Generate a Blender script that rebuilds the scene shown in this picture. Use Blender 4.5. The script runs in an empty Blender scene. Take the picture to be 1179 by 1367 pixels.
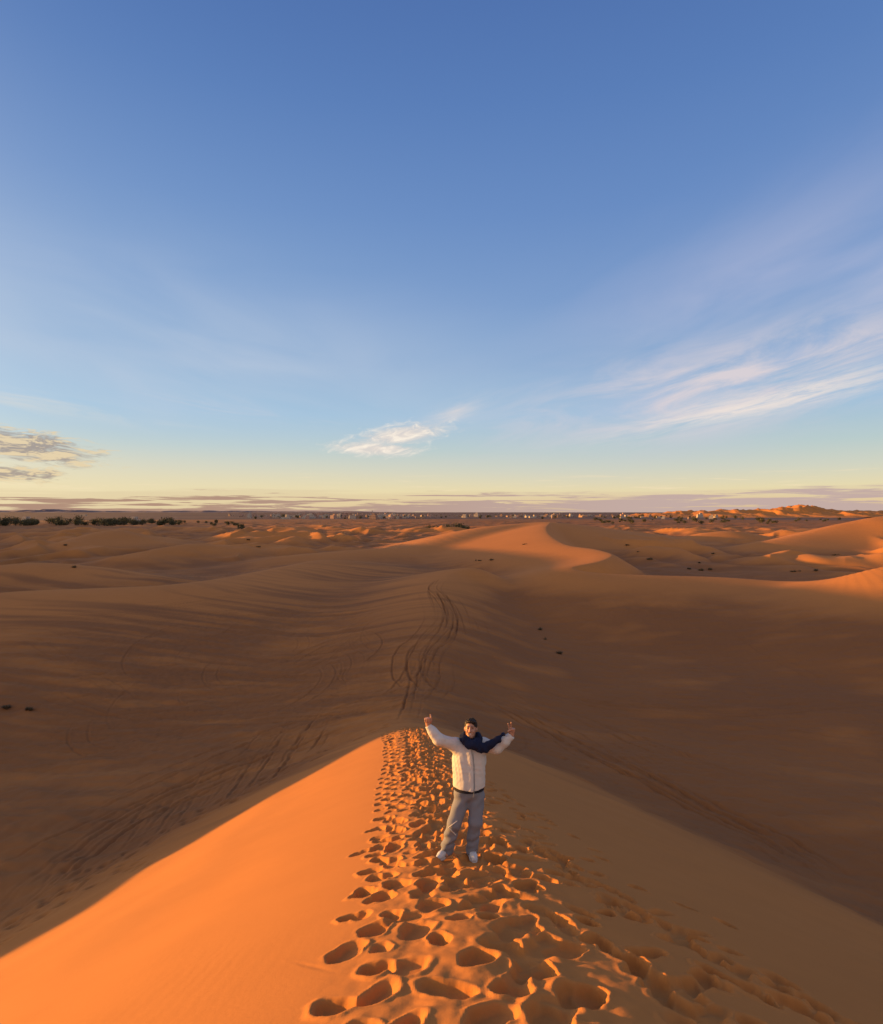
import bpy, bmesh, math, random
import numpy as np
from mathutils import Vector, Matrix

# ------------------------------------------------------------------ camera
scene = bpy.context.scene
COL = scene.collection
ZC = 14.0                      # camera height above the plain
FPX, CX, CY = 800.0, 589.5, 683.5   # focal length and principal point of the 1179 x 1367 photograph
cam_data = bpy.data.cameras.new("camera")
cam = bpy.data.objects.new("camera", cam_data)
COL.objects.link(cam)
cam.location = (0, 0, ZC)
cam.rotation_euler = (math.radians(90), 0, 0)
cam_data.sensor_fit = 'HORIZONTAL'
cam_data.sensor_width = 36.0
cam_data.lens = 36.0 * FPX / 1179.0
cam_data.clip_start = 0.05
cam_data.clip_end = 200000
scene.camera = cam

# ------------------------------------------------------------------ light
SUN_EL = 4.0                   # degrees above the horizon
SUN_BACK = -12.0               # degrees behind the exact left (negative: ahead of it)
scene.view_settings.view_transform = 'Standard'
scene.view_settings.look = 'None'
scene.view_settings.exposure = 1.22
scene.view_settings.gamma = 1.0
scene.view_settings.use_curve_mapping = False
try:
    scene.cycles.use_denoising = True
    scene.cycles.max_bounces = 5
    scene.cycles.diffuse_bounces = 3
except Exception:
    pass

ae, ab = math.radians(SUN_EL), math.radians(SUN_BACK)
to_sun = Vector((-math.cos(ab) * math.cos(ae), -math.sin(ab) * math.cos(ae), math.sin(ae)))
sun_data = bpy.data.lights.new("sun", 'SUN')
sun_data.energy = 4.7
sun_data.angle = math.radians(0.5)
sun_data.color = (1.0, 0.475, 0.10)
sun = bpy.data.objects.new("sun", sun_data)
COL.objects.link(sun)
sun.rotation_euler = to_sun.to_track_quat('Z', 'Y').to_euler()
sun.location = (-30, 0, 40)


class S:
    """small wrapper: shader sockets that can be added, multiplied and so on"""
    nt = None

    def __init__(self, s): self.s = s

    @staticmethod
    def op(kind, *a, clamp=False):
        n = S.nt.nodes.new('ShaderNodeMath'); n.operation = kind; n.use_clamp = clamp
        for i, v in enumerate(a):
            if isinstance(v, S): S.nt.links.new(v.s, n.inputs[i])
            else: n.inputs[i].default_value = v
        return S(n.outputs[0])

    def __add__(self, o): return S.op('ADD', self, o)
    __radd__ = __add__
    def __sub__(self, o): return S.op('SUBTRACT', self, o)
    def __rsub__(self, o): return S.op('SUBTRACT', o, self)
    def __mul__(self, o): return S.op('MULTIPLY', self, o)
    __rmul__ = __mul__
    def __truediv__(self, o): return S.op('DIVIDE', self, o)
    def clamp(self): return S.op('ADD', self, 0.0, clamp=True)

    def step(self, a, b):
        n = S.nt.nodes.new('ShaderNodeMapRange'); n.interpolation_type = 'SMOOTHSTEP'
        S.nt.links.new(self.s, n.inputs[0])
        n.inputs[1].default_value = a; n.inputs[2].default_value = b
        return S(n.outputs[0])


def combine(x, y, z):
    n = S.nt.nodes.new('ShaderNodeCombineXYZ')
    for i, v in enumerate((x, y, z)):
        if isinstance(v, S): S.nt.links.new(v.s, n.inputs[i])
        else: n.inputs[i].default_value = v
    return S(n.outputs[0])


def noise(vec, scale, detail=4.0, rough=0.5, distortion=0.0, out='Fac'):
    n = S.nt.nodes.new('ShaderNodeTexNoise')
    S.nt.links.new(vec.s, n.inputs['Vector'])
    n.inputs['Scale'].default_value = scale
    n.inputs['Detail'].default_value = detail
    n.inputs['Roughness'].default_value = rough
    n.inputs['Distortion'].default_value = distortion
    return S(n.outputs[out])


def mix(fac, a, b):
    n = S.nt.nodes.new('ShaderNodeMix'); n.data_type = 'RGBA'
    if isinstance(fac, S): S.nt.links.new(fac.s, n.inputs[0])
    else: n.inputs[0].default_value = fac
    for v, k in ((a, 6), (b, 7)):
        if isinstance(v, S): S.nt.links.new(v.s, n.inputs[k])
        else: n.inputs[k].default_value = (v[0], v[1], v[2], 1)
    return S(n.outputs[2])


def ramp(fac, stops, ease='LINEAR'):
    n = S.nt.nodes.new('ShaderNodeValToRGB')
    S.nt.links.new(fac.s, n.inputs[0])
    cr = n.color_ramp; cr.interpolation = ease
    while len(cr.elements) < len(stops): cr.elements.new(0.5)
    for e, (p, c) in zip(cr.elements, stops):
        e.position = p; e.color = (c[0], c[1], c[2], 1)
    return S(n.outputs[0])


def lin(r, g, b):
    f = lambda c: c / 255 / 12.92 if c <= 10 else ((c / 255 + 0.055) / 1.055) ** 2.4
    return (f(r), f(g), f(b))


# ------------------------------------------------------------------ sky: Nishita air plus thin cloud
world = bpy.data.worlds.new("World")
scene.world = world
world.use_nodes = True
wt = world.node_tree
S.nt = wt
wt.nodes.clear()
w_out = wt.nodes.new('ShaderNodeOutputWorld')
w_bg = wt.nodes.new('ShaderNodeBackground')
SKY = 0.10
w_bg.inputs[1].default_value = SKY
GAIN = 1.0 / (SKY * 2.0 ** scene.view_settings.exposure)
sky = wt.nodes.new('ShaderNodeTexSky')
sky.sky_type = 'NISHITA'
sky.sun_disc = False
sky.sun_elevation = ae
sky.sun_rotation = math.radians(270.0 - SUN_BACK)
sky.altitude = 700
sky.air_density = 1.0
sky.dust_density = 1.0
sky.ozone_density = 2.0
tc = wt.nodes.new('ShaderNodeTexCoord')
sep = wt.nodes.new('ShaderNodeSeparateXYZ')
wt.links.new(tc.outputs['Generated'], sep.inputs[0])
dx, dy, dz = (S(sep.outputs[i]) for i in range(3))
az = S.op('ARCTAN2', dx, dy) * 57.29578
el = S.op('ARCSINE', dz) * 57.29578
# clear sky colour by elevation, blended with the physical sky
eln = (el / 45.0).clamp()
grad = ramp(eln, [
    (0.0, lin(222, 190, 150)), (0.016, lin(236, 206, 158)), (0.045, lin(238, 222, 178)), (0.085, lin(214, 215, 198)),
    (0.13, lin(188, 207, 208)), (0.20, lin(160, 194, 222)), (0.30, lin(144, 175, 214)), (0.42, lin(126, 159, 208)),
    (0.58, lin(107, 143, 200)), (0.76, lin(91, 128, 189)), (1.0, lin(74, 108, 172))])
n_gain = wt.nodes.new('ShaderNodeVectorMath'); n_gain.operation = 'SCALE'
wt.links.new(grad.s, n_gain.inputs[0]); n_gain.inputs[3].default_value = GAIN
grad = S(n_gain.outputs[0])
base_sky = mix(0.88, S(sky.outputs[0]), grad)
# brighter and warmer towards the sun
sunward = (dx * to_sun.x + dy * to_sun.y).step(-0.2, 1.0)
low = (1.0 - el.step(0.0, 8.0)) * sunward
glow = lin(255, 222, 130)
base_sky = mix(low * 0.9, base_sky, tuple(c * GAIN * 1.05 for c in glow))
hi = sunward * (1.0 - el.step(5.0, 40.0)) * 0.35
base_sky = mix(hi, base_sky, tuple(c * GAIN for c in lin(176, 205, 228)))

# the wide bright aureole round the low sun (outside the picture, on the left)
cosang = dx * to_sun.x + dy * to_sun.y + dz * to_sun.z
ang = S.op('ARCCOSINE', cosang) * 57.29578
aur = S.op('EXPONENT', (ang * ang) * (-1.0 / (20.0 * 20.0)))
n_aur = wt.nodes.new('ShaderNodeVectorMath'); n_aur.operation = 'MULTIPLY_ADD'
wt.links.new(combine(aur, aur, aur).s, n_aur.inputs[0])
n_aur.inputs[1].default_value = tuple(c * GAIN * 5.0 for c in (1.0, 0.72, 0.38))
wt.links.new(base_sky.s, n_aur.inputs[2])
base_sky = S(n_aur.outputs[0])

# added warm fill light, cloud-textured, over the unseen sky behind the camera
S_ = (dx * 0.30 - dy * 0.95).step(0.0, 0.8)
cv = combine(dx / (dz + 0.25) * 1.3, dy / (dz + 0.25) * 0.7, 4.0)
sky_fill = S_ * noise(cv, 1.0, 5, 0.6, 0.5).step(0.25, 0.65) * (1.0 - el.step(50.0, 80.0))
base_sky = mix(sky_fill * 0.75, base_sky, tuple(c * GAIN * 1.75 for c in lin(244, 222, 200)))


def blob(a0, e0, sa, se, slope):
    ex = (az - a0) / sa
    ey = (el - e0 - (az - a0) * slope) / se
    return S.op('EXPONENT', (ex * ex + ey * ey) * -1.0)


def streak(slope, sx, sy, seed, detail=6.0, rough=0.58, dist=0.6):
    v = combine(az * sx, (el - az * slope) * sy, seed)
    return noise(v, 1.0, detail, rough, dist)


def col(r, g, b, k=1.0):
    return tuple(c * GAIN * k for c in lin(r, g, b))


out = base_sky
# high thin veils
f1 = streak(0.25, 0.05, 0.16, 3.1, 5, 0.5).step(0.25, 0.72)
out = mix((blob(29, 15, 17, 7.5, 0.25) * f1 * 0.66), out, col(198, 198, 220))
f2 = streak(0.16, 0.10, 0.42, 8.7, 7, 0.62).step(0.34, 0.72)
out = mix((blob(26, 10.8, 16, 3.2, 0.13) * (f2 * 1.35)).clamp(), out, col(216, 208, 214))
f3 = streak(0.165, 0.20, 1.9, 1.4, 9, 0.68).step(0.30, 0.66)
out = mix((blob(28.5, 9.2, 10.0, 1.0, 0.165) * f3 * 1.0).clamp(), out, col(240, 227, 218))
f4 = streak(-0.10, 0.05, 0.16, 15.2, 4, 0.5).step(0.10, 0.85)
out = mix((blob(-22, 13.0, 22, 6.5, -0.06) * f4 * 0.68), out, col(196, 206, 222))
f4 = streak(-0.12, 0.10, 0.9, 2.2).step(0.42, 0.74)
out = mix((blob(-17, 9.2, 9, 0.8, -0.05) * f4 * 0.55), out, col(206, 207, 216))
out = mix((blob(-34, 8.6, 9, 0.7, -0.10) * f4 * 0.7), out, col(214, 216, 214))
# small bright cloud over the village
f5 = streak(0.14, 0.55, 1.5, 11.3, 8, 0.64, 0.8)
b5 = S.op('MAXIMUM', blob(-6.3, 6.0, 5.6, 0.95, -0.03), blob(-3.8, 7.3, 5.8, 1.3, 0.14))
m5 = (b5 * 0.75 + f5 * 0.95).step(0.72, 1.28)
out = mix(m5 * 0.95, out, mix(f5.step(0.4, 0.7), col(226, 214, 206), col(255, 243, 226)))
out = mix((blob(1.5, 9.6, 2.4, 0.9, 0.35) * f2 * 0.8), out, col(228, 218, 214))
# bits of cloud left
f6 = streak(-0.06, 0.42, 1.9, 4.9, 8, 0.64, 1.2)
b6 = S.op('MAXIMUM', blob(-35.0, 5.2, 6.5, 1.5, -0.14), blob(-36.5, 3.0, 5.5, 0.8, -0.02))
m6 = (b6 * 0.62 + f6 * 1.15).step(0.80, 1.10)
f6b = noise(combine(az * 0.42 + 0.06, (el + 0.42 + az * 0.06) * 1.9, 4.9), 1.0, 8, 0.64, 1.2)
out = mix(m6 * 0.85, out, mix((f6 - f6b).step(-0.07, 0.10), col(158, 144, 138), col(232, 208, 166)))
# long low bank on the horizon with bright streaks
f7 = streak(0.0, 0.14, 3.4, 9.3, 7, 0.6, 0.5)
f8 = streak(0.0, 0.05, 1.2, 6.6, 5, 0.55, 0.3)
bank = (2.0 + (f8 - 0.5) * 2.0 - el).step(0.0, 0.32)
gaps = (f7 + az * 0.0018 + (0.75 - el) * 0.12).step(0.40, 0.52)
left = 1.0 - az.step(-30.0, 25.0)
out = mix((bank * gaps.step(-0.3, 1.0)), out, mix(left, col(196, 172, 164), col(176, 142, 122)))
f9 = streak(0.01, 0.16, 3.2, 2.7, 6, 0.6, 0.4)
out = mix((1.0 - (el - 2.6) * (el - 2.6) * 0.9).clamp() * f9.step(0.57, 0.72) * 0.55, out, col(250, 228, 190))
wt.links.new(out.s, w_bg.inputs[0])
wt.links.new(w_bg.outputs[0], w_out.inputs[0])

# ------------------------------------------------------------------ helpers
rng = np.random.default_rng(7)
random.seed(7)


def material(name):
    m = bpy.data.materials.new(name); m.use_nodes = True
    nt = m.node_tree; S.nt = nt
    return m, nt, nt.nodes['Principled BSDF']


def tag(o, label=None, category=None, group=None, kind=None):
    if label: o['label'] = label
    if category: o['category'] = category
    if group: o['group'] = group
    if kind: o['kind'] = kind
    return o


def mesh_np(name, V, F, mats, smooth=True):
    """mesh from numpy vertex array and a quad or triangle index array"""
    me = bpy.data.meshes.new(name)
    V = np.ascontiguousarray(V, np.float32); F = np.ascontiguousarray(F, np.int32)
    n = F.shape[1]
    me.vertices.add(len(V)); me.vertices.foreach_set('co', V.ravel())
    me.loops.add(F.size); me.loops.foreach_set('vertex_index', F.ravel())
    me.polygons.add(len(F))
    me.polygons.foreach_set('loop_start', np.arange(0, F.size, n, dtype=np.int32))
    try: me.polygons.foreach_set('loop_total', np.full(len(F), n, np.int32))
    except Exception: pass
    me.update(calc_edges=True)
    me.polygons.foreach_set('use_smooth', np.full(len(F), smooth))
    for m in (mats if isinstance(mats, (list, tuple)) else [mats]): me.materials.append(m)
    return me


def link(name, me, parent=None):
    o = bpy.data.objects.new(name, me); COL.objects.link(o)
    if parent: o.parent = parent
    return o


def empty(name, loc, rz=0.0):
    o = bpy.data.objects.new(name, None); COL.objects.link(o)
    o.location = loc; o.rotation_euler = (0, 0, rz); o.empty_display_size = 0.3
    return o

# ------------------------------------------------------------------ terrain
def sstep(a, b, x):
    t = np.clip((x - a) / (b - a), 0, 1); return t * t * (3 - 2 * t)


def vnoise(x, y, seed=0):
    xi = np.floor(x).astype(np.int64); yi = np.floor(y).astype(np.int64)
    fx = x - xi; fy = y - yi

    def g(ix, iy):
        h = (ix * 374761393 + iy * 668265263 + seed * 974634777) & 0xFFFFFFFF
        h = ((h ^ (h >> 13)) * 1274126177) & 0xFFFFFFFF
        h = h ^ (h >> 16)
        a = (h & 0xFFFF) * (2 * math.pi / 65536.0)
        return np.cos(a), np.sin(a)
    u = fx * fx * fx * (fx * (fx * 6 - 15) + 10); v = fy * fy * fy * (fy * (fy * 6 - 15) + 10)
    a, b = g(xi, yi); n00 = a * fx + b * fy
    a, b = g(xi + 1, yi); n10 = a * (fx - 1) + b * fy
    a, b = g(xi, yi + 1); n01 = a * fx + b * (fy - 1)
    a, b = g(xi + 1, yi + 1); n11 = a * (fx - 1) + b * (fy - 1)
    return ((n00 * (1 - u) + n10 * u) * (1 - v) + (n01 * (1 - u) + n11 * u) * v) * 1.5


def fbm(x, y, octs=4, seed=0, gain=0.5):
    s = 0; a = 1.0
    for k in range(octs):
        s = s + a * vnoise(x * 2 ** k + 17.3 * k, y * 2 ** k - 9.1 * k, seed + k); a *= gain
    return s


def smax(a, b, k):
    h = np.clip(1 - np.abs(a - b) / k, 0, 1)
    return np.maximum(a, b) + h * h * k * 0.25


def smin(a, b, k): return -smax(-a, -b, k)


def px(p, q, d):
    """world point (camera-relative height) of a photo pixel at depth d"""
    return ((p - CX) / FPX * d, d, -(q - CY) / FPX * d)


def spline(P, n=14):
    """dense Catmull-Rom through P"""
    P = np.array(P, float); Q = np.vstack([2 * P[0] - P[1], P, 2 * P[-1] - P[-2]]); out = []
    for i in range(len(P) - 1):
        a, b, c, d = Q[i:i + 4]
        for t in np.linspace(0, 1, n, endpoint=False):
            out.append(0.5 * ((2 * b) + (c - a) * t + (2 * a - 5 * b + 4 * c - d) * t * t + (3 * b - a - 3 * c + d) * t ** 3))
    out.append(P[-1]); return np.array(out)


class Ridge:
    """a dune crest: polyline in space, with one slope to its left and one to its right"""
    def __init__(self, pts, sl, sr, wl, wr, k=1.0, reach=60, n=8, ragged=0.0):
        self.P = spline(pts, n); self.a = (sl, sr, wl, wr); self.k = k; self.reach = reach; self.ragged = ragged
        self.lo = self.P[:, :2].min(0) - reach; self.hi = self.P[:, :2].max(0) + reach

    def apply(self, x, y, z):
        m = (x > self.lo[0]) & (x < self.hi[0]) & (y > self.lo[1]) & (y < self.hi[1])
        if not m.any(): return z
        X = x[m]; Y = y[m]
        if self.ragged:
            X = X + self.ragged * fbm(X / 14, Y / 14, 3, 91); Y = Y + self.ragged * fbm(X / 14, Y / 14, 3, 55)
        sl, sr, wl, wr = self.a
        P = self.P

        def seg(i):
            ax, ay, azz = P[i]; ex, ey, ez = P[i + 1] - P[i]
            L2 = ex * ex + ey * ey + 1e-9
            t = np.clip(((X - ax) * ex + (Y - ay) * ey) / L2, 0, 1)
            qx = X - ax - t * ex; qy = Y - ay - t * ey
            d = np.sqrt(qx * qx + qy * qy)
            return d, azz + t * ez, (ex * qy - ey * qx) / math.sqrt(L2), math.sqrt(L2)
        dmin = np.full(X.shape, 1e9)
        for i in range(len(P) - 1): dmin = np.minimum(dmin, seg(i)[0])
        tau = 0.16 * dmin + 0.12
        acc = np.zeros(X.shape); ws = np.zeros(X.shape)
        for i in range(len(P) - 1):
            d, zc, side, L = seg(i)
            w = np.exp((dmin - d) / tau) * L
            f = np.clip(side / np.maximum(d, 1e-6) * 0.5 + 0.5, 0, 1)
            hl = sl * (np.sqrt(d * d + wl * wl) - wl); hr = sr * (np.sqrt(d * d + wr * wr) - wr)
            acc += w * (zc - (hl * f + hr * (1 - f))); ws += w
        h = acc / ws
        z = z.copy(); z[m] = smax(z[m], h, self.k); return z


# crest the camera stands on
_cy = np.array([-70, -40, -20, -8, 0, 3.5, 7.65, 12, 16, 20, 24, 27, 30, 34, 38, 43, 50, 400.])
_cx = np.array([9, 4, 1.6, 0.6, 0.34, 0.28, 0.20, -0.02, -0.3, -0.55, -0.85, -1.1, -1.35, -1.7, -1.95, -2.1, -2.1, -2.1])
_cz = np.array([4.2, 4.4, 2.9, 0.55, -1.55, -2.87, -4.40, -5.78, -7.02, -8.13, -9.12, -9.86, -10.75, -11.9, -12.7, -13.3, -13.9, -15])
_ty = np.linspace(-70, 60, 1301)


def _smooth(v, s=14):
    kx = np.arange(-3 * s, 3 * s + 1); k = np.exp(-kx * kx / (2.0 * s * s)); k /= k.sum()
    return np.convolve(np.pad(v, 3 * s, mode='reflect', reflect_type='odd'), k, 'valid')


_tx = _smooth(np.interp(_ty, _cy, _cx)); _tz = _smooth(np.interp(_ty, _cy, _cz))


def crest(y): return np.interp(y, _ty, _tx), np.interp(y, _ty, _tz)


def _caster():
    """crest of the tall dune outside the picture on the left: for each strip p across the sunlight,
    the height of the lit boundary it has to leave, reduced to the line through the camera"""
    c, s_, T = math.cos(ab), math.sin(ab), math.tan(ae); out = []
    for p, z in ((-16, -14), (-6, -10.4), (3, -9.6), (10, -9.85), (12.7, -10.4), (17.7, -11.35), (20.7, -10.9), (27.6, -10.85), (36, -10.6), (46, -9.8), (60, -8.5),
                 (73, -7.7), (84, -7.6), (92, -8.0), (97, -8.8), (102, -9.5), (113, -9.7), (128, -9.7), (139, -10.2), (150, -10.9), (177, -13.2), (190, -16.0), (200, -18.0),
                 (235, -21.0), (300, -24.0), (400, -27.0), (460, -38.0)):
        q = min(-48.0, -1.13 * p - 22.0 - 0.6 * max(0.0, min(p - 20.0, 70.0)))
        out.append((q * c - p * s_, q * s_ + p * c, z - T * q))
    return out


RIDGES = [
    # low ridge running on from the crest end (its far tip just catches the sun)
    Ridge([px(545, 958, 38), px(553, 905, 46.5), px(566, 845, 59), px(578, 792, 79), px(598, 767, 96), px(632, 758.5, 104), px(652, 770, 109)],
          0.17, 0.36, 4, 2.5, 2.0, 45),
    # left swell
    Ridge([px(-160, 812, 70), px(0, 792, 75), px(130, 786, 79), px(230, 781, 84), px(330, 768, 100), px(430, 748, 128)], 0.22, 0.10, 3, 6, 1.5, 60),
    Ridge([px(-80, 766, 108), px(30, 752, 112), px(110, 756, 112), px(190, 768, 108)], 0.25, 0.16, 4, 7, 1.5, 40),
    # big dune: skyline crest and the crest that winds down towards the camera
    Ridge([px(400, 741, 150), px(480, 734, 165), px(560, 727, 180), px(640, 706, 212), px(690, 699.5, 230), px(735, 697.5, 236), px(790, 703, 250), px(850, 712, 270)],
          0.18, 0.13, 6, 7, 1.5, 70),
    Ridge([px(735, 697.5, 236), px(729, 704, 200), px(733, 714, 172), px(755, 727, 146), px(793, 733, 133), px(816, 740.5, 121), px(800, 749.5, 110),
           px(763, 758, 103), px(800, 765, 99), px(870, 768, 97), px(960, 770.5, 96), px(1050, 776, 92), px(1105, 773, 87), px(1179, 757, 84), px(1270, 742, 85)],
          0.60, 0.115, 0.7, 3.0, 0.8, 75),
    # right side
    Ridge([px(1035, 722, 195), px(1085, 711, 205), px(1130, 699, 212), px(1179, 689.5, 214), px(1260, 684, 220)], 0.25, 0.20, 5, 7, 1.5, 70),
    Ridge([px(918, 718.5, 250), px(945, 712, 255), px(972, 709, 258), px(1000, 712, 262), px(1028, 718, 266)], 0.25, 0.2, 6, 8, 1.2, 30),
    Ridge([px(800, 715, 290), px(838, 709, 300), px(885, 714, 300)], 0.3, 0.2, 4, 6, 1.2, 30),
    Ridge([px(1030, 712, 320), px(1075, 706, 330), px(1120, 709, 330)], 0.3, 0.2, 4, 6, 1.2, 35),
    # left mid ground
    Ridge([px(170, 741, 150), px(215, 731, 163), px(262, 726, 172), px(318, 731, 176)], 0.3, 0.2, 2, 4, 1.0, 40, ragged=1.5),
    Ridge([px(370, 724, 225), px(393, 716, 235), px(420, 723, 240)], 0.4, 0.3, 2, 3, 0.8, 25, ragged=2.5),
    Ridge([px(95, 722, 200), px(150, 708, 225), px(205, 716, 240)], 0.3, 0.2, 4, 6, 1.5, 60),
    # the tall dune left of the picture whose shadow lies over the valley
    Ridge(_caster(), 0.32, 0.50, 0.6, 1.2, 0.8, 70, n=5, ragged=0.4),
]


def dunes(x, y, L, wx, wy, seed, amp):
    """field of asymmetric dunes, gentle to the windward side"""
    w = fbm(x / (L * 1.7), y / (L * 1.7), 3, seed) * 1.1
    t = (x * wx + y * wy) / L + w
    t = t - np.floor(t)
    a = 0.68
    p = np.where(t < a, t / a, (1 - t) / (1 - a))
    p = p * p * (3 - 2 * p) * 0.3 + p * 0.7
    m = np.clip(0.35 + 0.95 * fbm(x / (L * 1.3) + 40, y / (L * 1.3), 3, seed + 31), 0, 1)
    return p * m * amp


def base_height(x, y):
    """camera-relative height of the sand without tracks and prints"""
    r = np.hypot(x, y)
    z = -14.3 - 1.5 * sstep(32, 50, r) + 2.4 * sstep(85, 130, r)
    z = z + fbm(x / 30, y / 30, 3, 3) * 0.45 * (1 - 0.6 * sstep(150, 400, r))
    far = sstep(105, 190, r) * (1 - 0.72 * sstep(330, 620, r)) * (1 - sstep(800, 1050, r))
    m = far > 0
    if m.any():
        X = x[m]; Y = y[m]
        d = dunes(X, Y, 44, 0.90, 0.42, 11, 4.6) + dunes(X, Y, 19, 0.95, -0.25, 23, 1.6)
        z = z.copy(); z[m] += d * far[m]
    for rd in RIDGES:
        z = rd.apply(x, y, z)
    # foreground crest
    xc, zc = crest(y)
    u = x - xc
    hl = 0.44 * (np.sqrt(u * u + 1.7 ** 2) - 1.7); hr = 0.42 * (np.sqrt(u * u + 2.5 ** 2) - 2.5)
    f = zc - np.where(u < 0, hl, hr) + 0.10 * fbm(x / 4.0, y / 6.0, 2, 77) * sstep(2, 6, np.abs(u))
    m = (y < 60) & (y > -75)
    z = np.where(m, smax(z, f, 1.3), z)
    return z * (1 - sstep(1100, 1250, r)) + (-14.0) * sstep(1100, 1250, r)

AZF = 44.0
az_f = np.radians(np.arange(-AZF, AZF + 1e-6, 0.056))
az_c = np.radians(np.concatenate([np.arange(AZF + 0.4, 60, 0.4), np.arange(60, 300, 2.0), np.arange(300, 360 - AZF - 0.2, 0.4)]))
AZ = np.concatenate([az_f, az_c])
R = [0.5]
while R[-1] < 25000:
    r = R[-1]
    R.append(r * (1 + (0.02 if r < 1.6 else 0.004 if r < 30 else 0.003 if r < 120 else 0.0065 if r < 1200 else 0.03)))
R = np.array(R)
A2, R2 = np.meshgrid(AZ, R)
GX = (R2 * np.sin(A2)); GY = (R2 * np.cos(A2))
GZ = base_height(GX.ravel(), GY.ravel()).reshape(GX.shape)
NR, NA = GX.shape


def ground(p, q, dmin=2.0, dmax=600.0):
    """where the sight line of a photo pixel first meets the sand"""
    d = dmin * np.exp(np.linspace(0, math.log(dmax / dmin), 1400))
    x = (p - CX) / FPX * d; zr = -(q - CY) / FPX * d
    h = base_height(x, d)
    i = int(np.argmax(h >= zr))
    if i == 0: i = len(d) - 1
    return float(x[i]), float(d[i]), float(h[i])


def surf(x, y):
    return float(base_height(np.array([x], float), np.array([y], float))[0])


# ---- vehicle tracks, drawn into a plan of the valley (6 cm cells) and pressed into the sand
TX0, TX1, TY0, TY1, TC = -80.0, 80.0, 10.0, 122.0, 0.05
TW, TH = int((TX1 - TX0) / TC), int((TY1 - TY0) / TC)
track = np.zeros((TH, TW), np.float32)


def draw(P, w=1.0, wob=0.0):
    P = np.asarray(P)[:, :2]
    seg = np.hypot(*np.diff(P, axis=0).T); s = np.concatenate([[0], np.cumsum(seg)])
    t = np.arange(0, s[-1], TC * 0.5)
    x = np.interp(t, s, P[:, 0]); y = np.interp(t, s, P[:, 1])
    i = ((y - TY0) / TC).astype(int); j = ((x - TX0) / TC).astype(int)
    ok = (i >= 0) & (i < TH) & (j >= 0) & (j < TW)
    fade = np.clip(np.minimum(t, s[-1] - t) / 3.0, 0, 1) * w * 1.25 * (0.55 + 0.45 * np.sin(t / rng.uniform(3, 9) + rng.uniform(0, 6)))
    np.maximum.at(track, (i[ok], j[ok]), fade[ok].astype(np.float32))


def pair(P, gauge=1.15, w=1.0):
    """the two ruts of one vehicle along the path P"""
    P = spline(np.asarray(P)[:, :2] if np.asarray(P).shape[1] == 2 else np.asarray(P), 12)[:, :2]
    T = np.gradient(P, axis=0); T /= np.linalg.norm(T, axis=1)[:, None] + 1e-9
    N = np.stack([-T[:, 1], T[:, 0]], 1)
    for sgn in (-1, 1): draw(P + N * sgn * gauge / 2, w)


def path(pts): return np.array([ground(*p)[:2] for p in pts])


def bundle(pts, n, spread, w=(0.5, 1.0), gauge=1.15, whole=False):
    P = path(pts)
    for k in range(n):
        off = rng.normal(0, 1, 2) * spread
        Q = P + off + rng.normal(0, 0.12, P.shape) * spread
        a = 0 if whole else rng.uniform(0, 0.25); b = 1 if whole else rng.uniform(0.75, 1.0)
        Q = spline(Q, 10); Q = Q[int(a * len(Q)):max(int(b * len(Q)), int(a * len(Q)) + 6)]
        pair(Q[::3], gauge, rng.uniform(*w))


# up and over the low ridge behind the crest
bundle([(549, 955), (556, 925), (562, 893), (575, 868), (594, 842), (598, 815), (588, 797), (579, 784), (592, 769)], 3, 0.6, (1.0, 1.4), whole=True)
bundle([(556, 930), (576, 905), (583, 880), (597, 855), (612, 835), (606, 808), (590, 790)], 4, 1.3, (0.7, 1.1), whole=True)
bundle([(640, 880), (628, 845), (618, 818), (604, 800)], 4, 1.3, (0.5, 0.9))
bundle([(585, 925), (566, 905), (558, 884), (563, 866), (583, 850), (594, 828), (588, 805), (579, 786)], 3, 0.5, (1.0, 1.4), whole=True)
# along the left foot of the crest
bundle([(0, 1225), (90, 1150), (190, 1085), (300, 1035), (420, 990), (540, 948)], 7, 0.9, (0.5, 1.1))
bundle([(0, 1180), (120, 1105), (240, 1050), (370, 1000), (520, 950), (600, 925)], 6, 2.0, (0.4, 0.9))
bundle([(0, 1255), (60, 1205), (150, 1150), (260, 1090)], 4, 0.5, (0.5, 1.0))
for k in range(20):
    p0 = rng.uniform(180, 400); q0 = 1280 - 0.57 * p0 - rng.uniform(28, 60)
    ln = rng.uniform(0.5, 1.0)
    bundle([(p0, q0), (p0 + 40 * ln, q0 - 45 * ln), (p0 + 70 * ln, q0 - 95 * ln)], 1, 0.2, (0.6, 1.1))
for k in range(9):
    p0 = rng.uniform(330, 400); q0 = 1280 - 0.57 * p0 - rng.uniform(35, 70)
    bundle([(p0, q0), (p0 + 22, q0 - 28), (p0 + 45, q0 - 62)], 1, 0.2, (0.7, 1.1))
bundle([(62, 1190), (80, 1165), (92, 1140)], 1, 0.1, (1.0, 1.1))
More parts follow.
